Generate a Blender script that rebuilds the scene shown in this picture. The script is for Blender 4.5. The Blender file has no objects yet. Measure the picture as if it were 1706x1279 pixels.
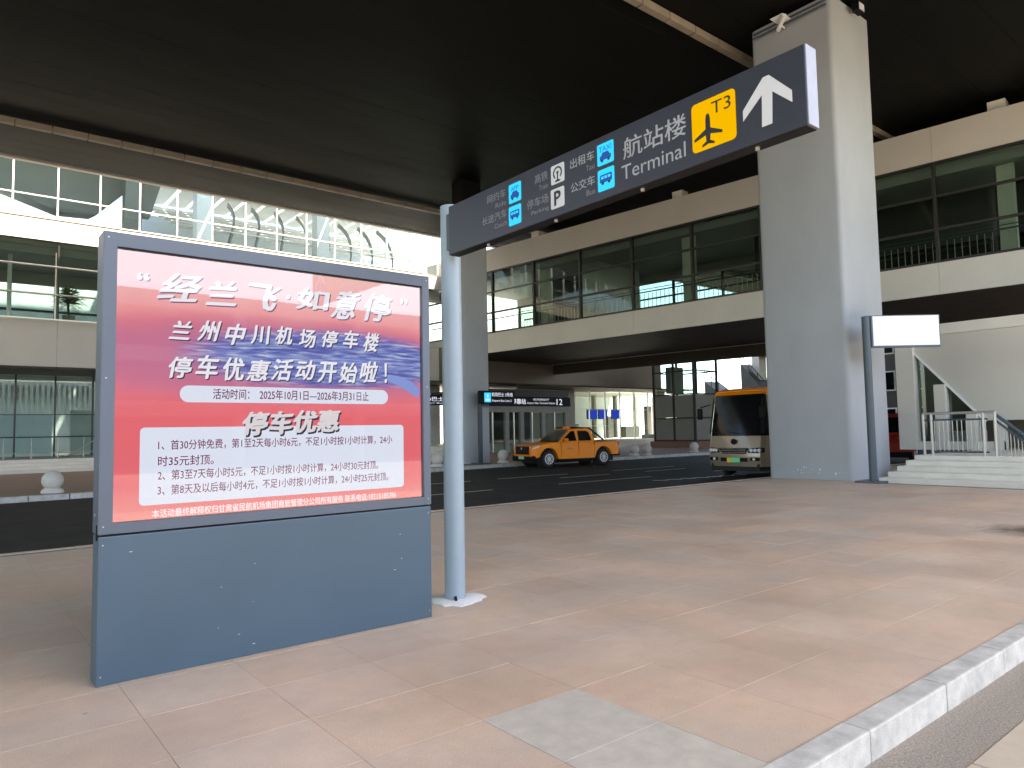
import bpy, bmesh, math, random
from mathutils import Vector, Matrix
random.seed(7)
S = bpy.context.scene
C = S.collection

# ------------------------------------------------------------------ camera
cam_d = bpy.data.cameras.new('camera')
cam = bpy.data.objects.new('camera', cam_d); C.objects.link(cam)
cam_d.sensor_fit = 'HORIZONTAL'; cam_d.sensor_width = 36.0
cam_d.lens = 36.0 * 1180.0 / 1706.0
cam_d.clip_start = 0.05; cam_d.clip_end = 3000
R3 = ((0.7783000336, -0.0268470982, -0.6273183331),
      (-0.6276177507, -0.0628190141, -0.7759830736),
      (-0.0185746255, 0.9976637734, -0.0657417562))
cam.matrix_world = Matrix([list(R3[0]) + [0], list(R3[1]) + [0], list(R3[2]) + [1.6], [0, 0, 0, 1]])
S.camera = cam

# ------------------------------------------------------------------ sky and sun
SUN_EL, SUN_AZ = math.radians(57), math.radians(-54)   # azimuth: angle from +X of the direction TO the sun
w = bpy.data.worlds.new('World'); S.world = w; w.use_nodes = True
nt = w.node_tree
sky = nt.nodes.new('ShaderNodeTexSky'); sky.sky_type = 'NISHITA'; sky.sun_disc = False
sky.sun_elevation = SUN_EL
sky.sun_rotation = math.pi / 2 - SUN_AZ
sky.altitude = 1900; sky.air_density = 1.0; sky.dust_density = 6.0; sky.ozone_density = 1.0
bg = nt.nodes['Background']; bg.inputs['Strength'].default_value = 0.15
nt.links.new(sky.outputs['Color'], bg.inputs['Color'])
sun_d = bpy.data.lights.new('sun', 'SUN'); sun_d.energy = 3.2; sun_d.angle = math.radians(1.0)
sun_d.color = (1.0, 0.95, 0.88)
sun = bpy.data.objects.new('sun', sun_d); C.objects.link(sun)
sd = Vector((math.cos(SUN_EL) * math.cos(SUN_AZ), math.cos(SUN_EL) * math.sin(SUN_AZ), math.sin(SUN_EL)))
sun.rotation_euler = sd.to_track_quat('Z', 'Y').to_euler()
S.view_settings.view_transform = 'Standard'; S.view_settings.look = 'None'
EXPO = 3.0
S.view_settings.exposure = EXPO; S.view_settings.gamma = 1.0
S.view_settings.use_curve_mapping = False
S.view_settings.use_white_balance = True; S.view_settings.white_balance_temperature = 7900; S.view_settings.white_balance_tint = 10
S.cycles.use_denoising = True
S.cycles.max_bounces = 10; S.cycles.diffuse_bounces = 5; S.cycles.glossy_bounces = 5
S.cycles.transparent_max_bounces = 24; S.cycles.sample_clamp_indirect = 8

# ------------------------------------------------------------------ helpers
def lin(r, g, b):
    f = lambda c: (c / 255) / 12.92 if c <= 10 else (((c / 255) + 0.055) / 1.055) ** 2.4
    return (f(r), f(g), f(b), 1)

def pm(name, col, rough=0.5, metal=0.0, var=0.12, scale=3.0, bump=0.0, bscale=60, rvar=0.03, coat=0.0, stretch=(1, 1, 1), spec=0.5, dirt=0.0):
    m = bpy.data.materials.new(name); m.use_nodes = True
    n = m.node_tree; L = n.links; b = n.nodes['Principled BSDF']
    col = tuple(col) + (1,) if len(col) == 3 else col
    b.inputs['Metallic'].default_value = metal
    b.inputs['Specular IOR Level'].default_value = spec
    b.inputs['Coat Weight'].default_value = coat; b.inputs['Coat Roughness'].default_value = 0.06
    g = n.nodes.new('ShaderNodeNewGeometry')
    mp = n.nodes.new('ShaderNodeMapping'); mp.inputs['Scale'].default_value = stretch
    L.new(g.outputs['Position'], mp.inputs['Vector'])
    tn = n.nodes.new('ShaderNodeTexNoise'); tn.inputs['Scale'].default_value = scale; tn.inputs['Detail'].default_value = 6
    tn.inputs['Roughness'].default_value = 0.62
    L.new(mp.outputs['Vector'], tn.inputs['Vector'])
    mr = n.nodes.new('ShaderNodeMapRange'); mr.inputs['From Min'].default_value = 0.3; mr.inputs['From Max'].default_value = 0.7
    mr.inputs['To Min'].default_value = 1 - var; mr.inputs['To Max'].default_value = 1 + var
    L.new(tn.outputs['Fac'], mr.inputs['Value'])
    vm = n.nodes.new('ShaderNodeVectorMath'); vm.operation = 'SCALE'; vm.inputs[0].default_value = col[:3]
    L.new(mr.outputs['Result'], vm.inputs['Scale'])
    L.new(vm.outputs['Vector'], b.inputs['Base Color'])
    r2 = n.nodes.new('ShaderNodeMapRange'); r2.inputs['From Min'].default_value = 0.3; r2.inputs['From Max'].default_value = 0.7
    r2.inputs['To Min'].default_value = max(0.02, rough - rvar); r2.inputs['To Max'].default_value = min(1, rough + rvar)
    L.new(tn.outputs['Fac'], r2.inputs['Value']); L.new(r2.outputs['Result'], b.inputs['Roughness'])
    if bump:
        t2 = n.nodes.new('ShaderNodeTexNoise'); t2.inputs['Scale'].default_value = bscale; t2.inputs['Detail'].default_value = 4
        L.new(mp.outputs['Vector'], t2.inputs['Vector'])
        bp = n.nodes.new('ShaderNodeBump'); bp.inputs['Strength'].default_value = bump; bp.inputs['Distance'].default_value = 0.01
        L.new(t2.outputs['Fac'], bp.inputs['Height']); L.new(bp.outputs['Normal'], b.inputs['Normal'])
    return m

def glass(name, tint, refl=1.0, ior=1.45):
    m = bpy.data.materials.new(name); m.use_nodes = True
    n = m.node_tree; L = n.links; n.nodes.remove(n.nodes['Principled BSDF'])
    o = n.nodes['Material Output']
    tr = n.nodes.new('ShaderNodeBsdfTransparent'); tr.inputs['Color'].default_value = tuple(tint) + (1,)
    gl = n.nodes.new('ShaderNodeBsdfGlossy'); gl.inputs['Roughness'].default_value = 0.015
    ge = n.nodes.new('ShaderNodeNewGeometry')
    dt = n.nodes.new('ShaderNodeVectorMath'); dt.operation = 'DOT_PRODUCT'; L.new(ge.outputs['Normal'], dt.inputs[0]); L.new(ge.outputs['Incoming'], dt.inputs[1])
    def mth(op, a, b=None):
        k = n.nodes.new('ShaderNodeMath'); k.operation = op; k.use_clamp = True
        for i_, q in enumerate((a, b)):
            if q is None: continue
            if isinstance(q, (int, float)): k.inputs[i_].default_value = q
            else: L.new(q, k.inputs[i_])
        return k.outputs['Value']
    cosv = mth('ABSOLUTE', dt.outputs['Value']); r0 = ((ior - 1) / (ior + 1)) ** 2
    fac = mth('MULTIPLY', mth('ADD', mth('MULTIPLY', mth('POWER', mth('SUBTRACT', 1.0, cosv), 5.0), 1 - r0), r0), refl)
    mx = n.nodes.new('ShaderNodeMixShader')
    L.new(fac, mx.inputs['Fac'])
    L.new(tr.outputs['BSDF'], mx.inputs[1]); L.new(gl.outputs['BSDF'], mx.inputs[2]); L.new(mx.outputs['Shader'], o.inputs['Surface'])
    return m

def emis(name, col, st):
    col = (col[0] * 0.9, col[1] * 0.99, min(1.0, col[2]) * 1.28, 1)     # cooled to offset the warm white balance
    m = bpy.data.materials.new(name); m.use_nodes = True
    n = m.node_tree; n.nodes.remove(n.nodes['Principled BSDF'])
    e = n.nodes.new('ShaderNodeEmission'); e.inputs['Color'].default_value = col; e.inputs['Strength'].default_value = st
    n.links.new(e.outputs['Emission'], n.nodes['Material Output'].inputs['Surface'])
    return m

def wmat(o):
    m = o.matrix_basis.copy()
    while o.parent:
        o = o.parent; m = o.matrix_basis @ m
    return m

class MB:
    def __init__(s): s.v = []; s.f = []
    def box(s, x0, x1, y0, y1, z0, z1):
        i = len(s.v)
        s.v += [(x0, y0, z0), (x1, y0, z0), (x1, y1, z0), (x0, y1, z0), (x0, y0, z1), (x1, y0, z1), (x1, y1, z1), (x0, y1, z1)]
        s.f += [(i, i+3, i+2, i+1), (i+4, i+5, i+6, i+7), (i, i+1, i+5, i+4), (i+1, i+2, i+6, i+5), (i+2, i+3, i+7, i+6), (i+3, i, i+4, i+7)]
        return s
    def bar(s, p0, p1, w, h, up=(0, 0, 1)):
        p0 = Vector(p0); p1 = Vector(p1); d = (p1 - p0).normalized(); up = Vector(up)
        if abs(d.dot(up)) > 0.99: up = Vector((1, 0, 0))
        a = d.cross(up).normalized() * (w / 2); b = a.cross(d).normalized() * (h / 2)
        i = len(s.v)
        for p in (p0, p1):
            for q in (-a - b, a - b, a + b, -a + b): s.v.append(tuple(p + q))
        s.f += [(i+3, i+2, i+1, i), (i+4, i+5, i+6, i+7)] + [(i+k, i+(k+1) % 4, i+4+(k+1) % 4, i+4+k) for k in range(4)]
        return s
    def tube(s, p0, p1, r0, r1=None, n=12):
        r1 = r0 if r1 is None else r1
        p0 = Vector(p0); p1 = Vector(p1); d = (p1 - p0).normalized()
        u = Vector((0, 0, 1)) if abs(d.z) < 0.9 else Vector((1, 0, 0))
        a = d.cross(u).normalized(); b = d.cross(a)
        i = len(s.v)
        for p, r in ((p0, r0), (p1, r1)):
            for k in range(n):
                t = 2 * math.pi * k / n; s.v.append(tuple(p + a * r * math.cos(t) + b * r * math.sin(t)))
        s.f += [(i + k, i + n + k, i + n + (k + 1) % n, i + (k + 1) % n) for k in range(n)]
        s.f += [tuple(i + k for k in range(n)), tuple(i + n + k for k in reversed(range(n)))]
        return s
    def lathe(s, prof, c, n=20, axis='z'):
        i = len(s.v); m = len(prof)
        for r, z in prof:
            for k in range(n):
                t = 2 * math.pi * k / n
                if axis == 'z': s.v.append((c[0] + r * math.cos(t), c[1] + r * math.sin(t), c[2] + z))
                else: s.v.append((c[0] + r * math.cos(t), c[1] + z, c[2] + r * math.sin(t)))
        for j in range(m - 1):
            for k in range(n):
                a, b = i + j * n + k, i + j * n + (k + 1) % n
                s.f.append((a, b, b + n, a + n))
        s.f.append(tuple(i + k for k in reversed(range(n)))); s.f.append(tuple(i + (m - 1) * n + k for k in range(n)))
        return s
    def prism(s, pts, off):      # polygon of 3D points swept by vector
        i = len(s.v); n = len(pts); off = Vector(off)
        s.v += [tuple(p) for p in pts] + [tuple(Vector(p) + off) for p in pts]
        s.f += [tuple(i + k for k in reversed(range(n))), tuple(i + n + k for k in range(n))]
        s.f += [(i + k, i + (k + 1) % n, i + n + (k + 1) % n, i + n + k) for k in range(n)]
        return s
    def quad(s, *p):
        i = len(s.v); s.v += [tuple(q) for q in p]; s.f.append(tuple(range(i, i + len(p)))); return s
    def loft(s, rings, cap=True):
        i = len(s.v); n = len(rings[0])
        for r in rings: s.v += [tuple(p) for p in r]
        for j in range(len(rings) - 1):
            for k in range(n):
                a, b = i + j * n + k, i + j * n + (k + 1) % n
                s.f.append((a, b, b + n, a + n))
        if cap:
            s.f.append(tuple(i + k for k in reversed(range(n)))); s.f.append(tuple(i + (len(rings) - 1) * n + k for k in range(n)))
        return s
    def mesh(s, name, mat, inv=None, bevel=0, smooth=False, seg=2, ang=0.5):
        me = bpy.data.meshes.new(name); me.from_pydata(s.v, [], s.f)
        bm = bmesh.new(); bm.from_mesh(me)
        bmesh.ops.recalc_face_normals(bm, faces=bm.faces)
        if bevel:
            es = [e for e in bm.edges if len(e.link_faces) == 2 and e.calc_face_angle(0) > ang]
            bmesh.ops.bevel(bm, geom=es, offset=bevel, segments=seg, affect='EDGES', profile=0.6, clamp_overlap=True)
        bm.to_mesh(me); bm.free()
        if inv is not None: me.transform(inv)
        if smooth:
            me.polygons.foreach_set('use_smooth', [True] * len(me.polygons)); me.set_sharp_from_angle(angle=0.6)
        me.materials.append(mat)
        return me
    def build(s, name, mat, parent=None, local=False, **k):
        inv = None
        if parent and not local: inv = wmat(parent).inverted()
        o = bpy.data.objects.new(name, s.mesh(name, mat, inv, **k)); C.objects.link(o); o.parent = parent
        return o

def tag(o, label=None, cat=None, group=None, kind=None):
    if label: o['label'] = label
    if cat: o['category'] = cat
    if group: o['group'] = group
    if kind: o['kind'] = kind
    return o

def thing(name, label, cat, loc=(0, 0, 0), rz=0, group=None):
    o = bpy.data.objects.new(name, None); C.objects.link(o); o.empty_display_size = 0.2
    o.location = loc; o.rotation_euler = (0, 0, rz)
    return tag(o, label, cat, group)

def inst(name, me, parent, loc, rz=0):
    o = bpy.data.objects.new(name, me); C.objects.link(o); o.parent = parent; o.location = loc; o.rotation_euler = (0, 0, rz)
    return o

def copy_tree(o, parent=None):
    c = o.copy(); C.objects.link(c); c.parent = parent
    for ch in list(o.children): copy_tree(ch, c)
    return c

def box(name, mat, parent, *b, **k): return MB().box(*b).build(name, mat, parent, **k)

_TC = {}
def text_mesh(s, bold=0.0, res=3):
    c = bpy.data.curves.new('t', 'FONT'); c.body = s; c.size = 1; c.resolution_u = res
    o = bpy.data.objects.new('t', c); me = bpy.data.meshes.new_from_object(o)
    bpy.data.objects.remove(o); bpy.data.curves.remove(c)
    if bold:                       # thicken the strokes: lay the outline down again along a broad pen nib
        nib = [(0, 0), (1, 0.75), (-1, -0.75), (0.5, 0.38), (-0.5, -0.38), (0.45, -0.45), (-0.45, 0.45)]
        vs = [tuple(v.co) for v in me.vertices]; fs = [tuple(p.vertices) for p in me.polygons]
        if bold > 0.03:            # brush hand: strokes bend a little and swell
            ph = sum(map(ord, s)) % 7
            vs = [(x + 0.022 * math.sin(5.5 * y + ph) , y + 0.02 * math.sin(6.0 * x + 2 * ph) + 0.03 * x, z) for x, y, z in vs]
        V, Fc = [], []
        for k, (a, b) in enumerate(nib):
            i = len(V); V += [(x + a * bold, y + b * bold, k * 0.0006) for x, y, z in vs]; Fc += [tuple(i + q for q in f) for f in fs]
        bpy.data.meshes.remove(me); me = bpy.data.meshes.new('t'); me.from_pydata(V, [], Fc)
    return me

def text(s, mat, parent, org, xd, up, x0, x1, zc=None, h=None, z0=None, bold=0.0, shear=0.0, thick=0.0, name='lettering', align='fit'):
    """print a string so that its ink spans x0..x1 along xd and is h tall (or keeps its aspect) centred on zc"""
    me = text_mesh(s, bold)
    vs = [v.co.copy() for v in me.vertices]
    ax, bx = min(v.x for v in vs), max(v.x for v in vs); ay, by = min(v.y for v in vs), max(v.y for v in vs)
    sx = (x1 - x0) / (bx - ax); sy = (h / (by - ay)) if h else sx
    org = Vector(org); xd = Vector(xd); up = Vector(up); nrm = xd.cross(up)
    inv = wmat(parent).inverted()
    for v, p in zip(me.vertices, vs):
        yy = (p.y - (ay + by) / 2) * sy
        xx = x0 + (p.x - ax) * sx + shear * yy
        v.co = inv @ (org + xd * xx + up * (zc + yy) + nrm * (p.z * 0.1))
    me.materials.append(mat)
    if thick:
        bm = bmesh.new(); bm.from_mesh(me)
        r = bmesh.ops.extrude_face_region(bm, geom=bm.faces[:])
        nl = (inv.to_3x3() @ nrm) * thick
        bmesh.ops.translate(bm, vec=nl, verts=[g for g in r['geom'] if isinstance(g, bmesh.types.BMVert)])
        bmesh.ops.recalc_face_normals(bm, faces=bm.faces)
        bm.to_mesh(me); bm.free()
    me.name = name
    o = bpy.data.objects.new(name, me); C.objects.link(o); o.parent = parent
    return o

def rrect(x0, x1, y0, y1, r, n=5):
    p = []
    for cx, cy, a in ((x1 - r, y1 - r, 0), (x0 + r, y1 - r, 90), (x0 + r, y0 + r, 180), (x1 - r, y0 + r, 270)):
        for k in range(n + 1):
            t = math.radians(a + 90 * k / n); p.append((cx + r * math.cos(t), cy + r * math.sin(t)))
    return p

# ------------------------------------------------------------------ materials
M = {}
M['blue_grey'] = pm('blue_grey_paint', (0.084, 0.106, 0.134), 0.42, var=0.05, scale=1.2, rvar=0.05)
M['kiosk_low'] = pm('blue_paint', (0.052, 0.092, 0.122), 0.42, var=0.05, scale=1.5, rvar=0.05)
M['post'] = pm('pale_blue_paint', (0.27, 0.34, 0.375), 0.4, var=0.04, scale=4)
M['sign_dark'] = pm('dark_sign_face', (0.030, 0.033, 0.043), 0.38, var=0.06, scale=2)
M['black'] = pm('black_plastic', (0.006, 0.006, 0.007), 0.5, var=0.1, spec=0.15)
M['rubber'] = pm('rubber', (0.015, 0.015, 0.015), 0.8, var=0.2, scale=20)
M['col_paint'] = pm('grey_column_paint', (0.345, 0.36, 0.37), 0.62, var=0.06, scale=1.0, bump=0.06, bscale=25, stretch=(1, 1, 0.5))
M['cream'] = pm('cream_cladding', (0.54, 0.50, 0.44), 0.5, var=0.05, scale=0.5, rvar=0.06)
M['cream2'] = pm('cream_cladding_pale', (0.68, 0.64, 0.56), 0.5, var=0.05, scale=0.6)
M['white'] = pm('white_paint', (0.78, 0.78, 0.76), 0.45, var=0.04)
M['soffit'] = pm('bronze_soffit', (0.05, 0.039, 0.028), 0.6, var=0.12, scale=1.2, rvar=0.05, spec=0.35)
M['brown_shade_clad'] = pm('brown_shade_cladding', (0.17, 0.14, 0.11), 0.5, var=0.06)  # fascia under the footbridge: shade put into the colour; also the upper wall
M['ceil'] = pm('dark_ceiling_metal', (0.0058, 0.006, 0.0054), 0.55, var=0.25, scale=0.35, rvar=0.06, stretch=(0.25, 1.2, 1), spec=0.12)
M['deckc'] = pm('deck_concrete', (0.3, 0.29, 0.27), 0.8, var=0.1)
M['trough'] = pm('tan_trough', (0.27, 0.225, 0.17), 0.5, var=0.15, scale=1.5)
M['frame_dark'] = pm('dark_window_frame', (0.022, 0.02, 0.018), 0.4, var=0.1)
M['frame_white'] = pm('white_window_frame', (0.75, 0.76, 0.75), 0.35, var=0.03)
M['steel'] = pm('brushed_steel', (0.50, 0.48, 0.44), 0.42, metal=0.7, var=0.05, scale=8)
M['steel_pale'] = pm('satin_rail', (0.62, 0.58, 0.53), 0.35, metal=0.6, var=0.06)
M['floor_in'] = pm('interior_floor', (0.42, 0.41, 0.39), 0.25, var=0.05)
M['wall_in'] = pm('interior_wall', (0.62, 0.62, 0.60), 0.6, var=0.05)
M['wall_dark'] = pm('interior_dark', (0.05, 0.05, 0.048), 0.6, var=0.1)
M['cool_wall'] = pm('cool_white_wall', (0.55, 0.61, 0.63), 0.6, var=0.06, scale=0.4)
M['ceil_in'] = pm('interior_ceiling', (0.33, 0.32, 0.30), 0.6, var=0.05)
M['asphalt'] = pm('asphalt', (0.0135, 0.0135, 0.014), 0.8, var=0.3, scale=1.3, bump=0.5, bscale=120, rvar=0.1, spec=0.25)
M['mark'] = pm('road_paint', (0.6, 0.6, 0.58), 0.6, var=0.25, scale=6)
M['yellow_mark'] = pm('yellow_road_paint', (0.45, 0.2, 0.03), 0.6, var=0.25, scale=6)
M['granite'] = pm('kerb_granite', (0.49, 0.475, 0.43), 0.7, var=0.28, scale=5, bump=0.3, bscale=90)
M['aggregate'] = pm('exposed_aggregate', (0.31, 0.265, 0.215), 0.85, var=0.45, scale=75, bump=0.9, bscale=130)
M['creamstrip'] = pm('cream_strip', (0.5, 0.42, 0.32), 0.7, var=0.08, scale=6)
M['stone_step'] = pm('pale_stone', (0.72, 0.66, 0.565), 0.65, var=0.08, scale=1.6, bump=0.1, bscale=60)
M['mortar'] = pm('mortar', (0.72, 0.71, 0.66), 0.85, var=0.1, scale=25, bump=0.7, bscale=70)
M['bed'] = pm('joint_sand', (0.25, 0.2, 0.165), 0.9, var=0.5, scale=4)
M['ground'] = pm('far_ground', (0.16, 0.15, 0.135), 0.9, var=0.2, scale=0.2)
M['bollard'] = pm('bollard_stone', (0.6, 0.56, 0.5), 0.65, var=0.08, scale=12)
M['brick_red'] = pm('red_brown_base', (0.22, 0.11, 0.075), 0.7, var=0.15)
M['frost'] = pm('frosted_panel', (0.20, 0.20, 0.175), 0.5, var=0.06, scale=1, spec=0.3)
M['glass'] = glass('clear_glass', (0.80, 0.88, 0.86), 1.0)
M['glass3'] = glass('pale_glass', (0.80, 0.86, 0.87), 1.0)
M['glass2'] = glass('tinted_glass', (0.72, 0.79, 0.75), 0.9)
M['cover'] = glass('cover_glass', (0.97, 0.97, 0.97), 1.0, 1.5)
M['vglass'] = pm('vehicle_glass', (0.005, 0.006, 0.007), 0.08, var=0.0, rvar=0.01, spec=0.16)
M['orange'] = pm('orange_car_paint', (1.0, 0.27, 0.002), 0.4, var=0.02, rvar=0.03, coat=0.4)
M['champagne'] = pm('champagne_paint', (0.25, 0.195, 0.135), 0.32, metal=0.35, var=0.03, coat=0.6)
M['red'] = pm('red_car_paint', (0.45, 0.03, 0.02), 0.35, var=0.03, coat=0.7)
M['chrome'] = pm('chrome', (0.75, 0.75, 0.75), 0.12, metal=1.0, var=0.02, rvar=0.04)
M['rim'] = pm('silver_rim', (0.72, 0.72, 0.72), 0.35, metal=0.15, var=0.03)
M['lamp'] = pm('lamp_lens', (0.75, 0.77, 0.8), 0.08, var=0.1, scale=30, rvar=0.04, coat=1.0)
M['green_plate'] = pm('green_plate', (0.12, 0.75, 0.32), 0.4, var=0.05)
M['pale_plate'] = pm('pale_green_plate', (0.35, 0.62, 0.42), 0.4, var=0.05)
M['yellow_plate'] = pm('yellow_plate', (0.9, 0.55, 0.02), 0.4, var=0.05)
M['tail'] = pm('tail_lamp', (0.35, 0.01, 0.01), 0.2, var=0.05, coat=0.8)
M['leaf'] = pm('palm_leaf', (0.05, 0.09, 0.035), 0.5, var=0.3, scale=6)
M['trunk'] = pm('palm_stem', (0.12, 0.08, 0.05), 0.8, var=0.2)
M['pot'] = pm('grey_pot', (0.3, 0.28, 0.26), 0.6, var=0.1)
M['concrete'] = pm('car_park_concrete', (0.27, 0.26, 0.245), 0.8, var=0.12)
M['blank'] = pm('blank_white_panel', (0.80, 0.82, 0.88), 0.4, var=0.0, rvar=0.03)
M['slate'] = pm('slate_post', (0.055, 0.078, 0.095), 0.4, var=0.06)
M['txt_grey'] = pm('sign_letters_grey', (0.36, 0.36, 0.37), 0.4, var=0.05)
M['txt_dim'] = pm('sign_letters_dim', (0.22, 0.22, 0.23), 0.4, var=0.05)
M['icon_white'] = pm('icon_white', (0.62, 0.62, 0.61), 0.4, var=0.04)
M['icon_black'] = pm('icon_black', (0.02, 0.02, 0.024), 0.4, var=0.05)

def slab_material():
    m = bpy.data.materials.new('pink_granite_paving'); m.use_nodes = True
    n = m.node_tree; L = n.links; b = n.nodes['Principled BSDF']
    g = n.nodes.new('ShaderNodeNewGeometry')
    sub = n.nodes.new('ShaderNodeVectorMath'); sub.operation = 'SUBTRACT'; sub.inputs[1].default_value = (0.95, 1.95, 0)
    L.new(g.outputs['Position'], sub.inputs[0])
    dv = n.nodes.new('ShaderNodeVectorMath'); dv.operation = 'DIVIDE'; dv.inputs[1].default_value = (0.72, 0.66, 100)
    L.new(sub.outputs['Vector'], dv.inputs[0])
    fl = n.nodes.new('ShaderNodeVectorMath'); fl.operation = 'FLOOR'; L.new(dv.outputs['Vector'], fl.inputs[0])
    wn = n.nodes.new('ShaderNodeTexWhiteNoise'); wn.noise_dimensions = '3D'; L.new(fl.outputs['Vector'], wn.inputs['Vector'])
    cr = n.nodes.new('ShaderNodeValToRGB')
    e = cr.color_ramp.elements
    e[0].position = 0.0; e[0].color = (0.558, 0.404, 0.306, 1)
    e[1].position = 1.0; e[1].color = (0.595, 0.453, 0.349, 1)
    for p, c in ((0.3, (0.590, 0.438, 0.334, 1)), (0.6, (0.595, 0.448, 0.343, 1)), (0.86, (0.585, 0.438, 0.343, 1)), (0.95, (0.590, 0.458, 0.363, 1))):
        q = e.new(p); q.color = c
    L.new(wn.outputs['Value'], cr.inputs['Fac'])
    n1 = n.nodes.new('ShaderNodeTexNoise'); n1.inputs['Scale'].default_value = 0.9; n1.inputs['Detail'].default_value = 5
    n2 = n.nodes.new('ShaderNodeTexNoise'); n2.inputs['Scale'].default_value = 140; n2.inputs['Detail'].default_value = 2
    n3 = n.nodes.new('ShaderNodeTexNoise'); n3.inputs['Scale'].default_value = 5; n3.inputs['Detail'].default_value = 8; n3.inputs['Roughness'].default_value = 0.7
    for q in (n1, n2, n3): L.new(g.outputs['Position'], q.inputs['Vector'])
    def rng(src, lo, hi, a=0.3, c=0.7):
        r = n.nodes.new('ShaderNodeMapRange'); r.inputs['From Min'].default_value = a; r.inputs['From Max'].default_value = c
        r.inputs['To Min'].default_value = lo; r.inputs['To Max'].default_value = hi; L.new(src, r.inputs['Value']); return r.outputs['Result']
    def mul(a, b_):
        k = n.nodes.new('ShaderNodeMath'); k.operation = 'MULTIPLY'; L.new(a, k.inputs[0]); L.new(b_, k.inputs[1]); return k.outputs['Value']
    f = mul(mul(rng(n1.outputs['Fac'], 0.86, 1.1), rng(n2.outputs['Fac'], 0.86, 1.14)), rng(n3.outputs['Fac'], 0.92, 1.07))
    # a soft dark patch with a noisy outline on the far right of the paving
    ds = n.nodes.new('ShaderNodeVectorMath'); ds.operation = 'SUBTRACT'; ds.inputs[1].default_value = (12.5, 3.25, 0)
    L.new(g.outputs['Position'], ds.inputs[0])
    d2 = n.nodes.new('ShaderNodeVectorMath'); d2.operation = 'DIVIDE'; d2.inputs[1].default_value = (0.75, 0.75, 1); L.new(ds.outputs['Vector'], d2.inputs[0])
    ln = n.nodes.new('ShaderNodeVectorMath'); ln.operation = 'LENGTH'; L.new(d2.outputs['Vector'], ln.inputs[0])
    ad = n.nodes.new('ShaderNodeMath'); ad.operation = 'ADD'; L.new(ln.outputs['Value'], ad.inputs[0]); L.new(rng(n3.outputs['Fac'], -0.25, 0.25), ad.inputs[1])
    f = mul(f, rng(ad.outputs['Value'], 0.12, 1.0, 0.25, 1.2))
    nh = n.nodes.new('ShaderNodeTexNoise'); nh.inputs['Scale'].default_value = 0.75; nh.inputs['Detail'].default_value = 4; nh.inputs['Distortion'].default_value = 0.6
    L.new(sub.outputs['Vector'], nh.inputs['Vector'])
    hue = n.nodes.new('ShaderNodeValToRGB'); hue.color_ramp.elements[0].position = 0.32; hue.color_ramp.elements[0].color = (1.07, 0.97, 0.88, 1); hue.color_ramp.elements[1].position = 0.68; hue.color_ramp.elements[1].color = (0.95, 0.99, 1.0, 1)
    L.new(nh.outputs['Fac'], hue.inputs['Fac'])
    tint = n.nodes.new('ShaderNodeVectorMath'); tint.operation = 'MULTIPLY'; L.new(cr.outputs['Color'], tint.inputs[0]); L.new(hue.outputs['Color'], tint.inputs[1])
    vo = n.nodes.new('ShaderNodeTexVoronoi'); vo.inputs['Scale'].default_value = 1.9; vo.inputs['Randomness'].default_value = 1.0; L.new(g.outputs['Position'], vo.inputs['Vector'])
    f = mul(f, rng(vo.outputs['Distance'], 0.62, 1.0, 0.018, 0.034))
    sc = n.nodes.new('ShaderNodeVectorMath'); sc.operation = 'SCALE'; L.new(tint.outputs['Vector'], sc.inputs[0]); L.new(f, sc.inputs['Scale'])
    L.new(sc.outputs['Vector'], b.inputs['Base Color'])
    L.new(rng(n1.outputs['Fac'], 0.42, 0.62), b.inputs['Roughness'])
    bp = n.nodes.new('ShaderNodeBump'); bp.inputs['Strength'].default_value = 0.25; bp.inputs['Distance'].default_value = 0.004
    L.new(n2.outputs['Fac'], bp.inputs['Height']); L.new(bp.outputs['Normal'], b.inputs['Normal'])
    return m
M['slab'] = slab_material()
M['slab_grey'] = pm('grey_granite_slab', (0.52, 0.465, 0.385), 0.55, var=0.12, scale=8, bump=0.15, bscale=140)
M['brown_pave'] = pm('brown_pavement', (0.26, 0.17, 0.125), 0.7, var=0.15, scale=1.2)

# ================================================================== GROUND
gr = MB().quad((-400, -400, -0.2), (600, -400, -0.2), (600, 600, -0.2), (-400, 600, -0.2)).build('ground', M['ground']); tag(gr, kind='structure')
road = MB().quad((-150, 12.0, -0.15), (200, 12.0, -0.15), (200, 30, -0.15), (-150, 30, -0.15)).build('road', M['asphalt']); tag(road, kind='structure')
def stripe(x0, y0, x1, y1, wd=0.12, mat='mark'):
    a = Vector((x0, y0, -0.146)); b = Vector((x1, y1, -0.146)); d = (b - a).normalized(); p = Vector((-d.y, d.x, 0)) * wd / 2
    MB().quad(a - p, b - p, b + p, a + p).build('lane_marking', M[mat], road)
for a in ((-6, 16.9, -2.0, 16.9), (2.5, 16.9, 6.6, 16.9), (8.9, 16.9, 12.9, 16.95), (15.6, 17.0, 20.1, 16.95), (24, 17, 28, 17), (32, 17, 36, 17),
          (-4, 20.5, 0, 20.5), (5, 20.5, 9, 20.5), (11.5, 20.5, 14.6, 20.5), (15.9, 20.6, 19.4, 20.6), (22, 20.6, 26, 20.6), (30, 20.6, 34, 20.6),
          (17.6, 19.1, 20.2, 19.1), (22.3, 19.1, 24.9, 19.1)): stripe(*a)
for k in range(7): stripe(18.6 + k * 0.62, 15.62 - k * 0.09, 19.0 + k * 0.62, 15.3 - k * 0.09, 0.2)
for a in ((-10, 23.9, 0, 24.0), (0.0, 24.0, 10, 24.9)): stripe(*a, 0.1)
stripe(2.2, 24.35, 6.0, 24.6, 0.12, 'yellow_mark')
stripe(14, 26.1, 22, 26.9, 0.1); stripe(26, 27.0, 44, 26.8, 0.1)

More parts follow.
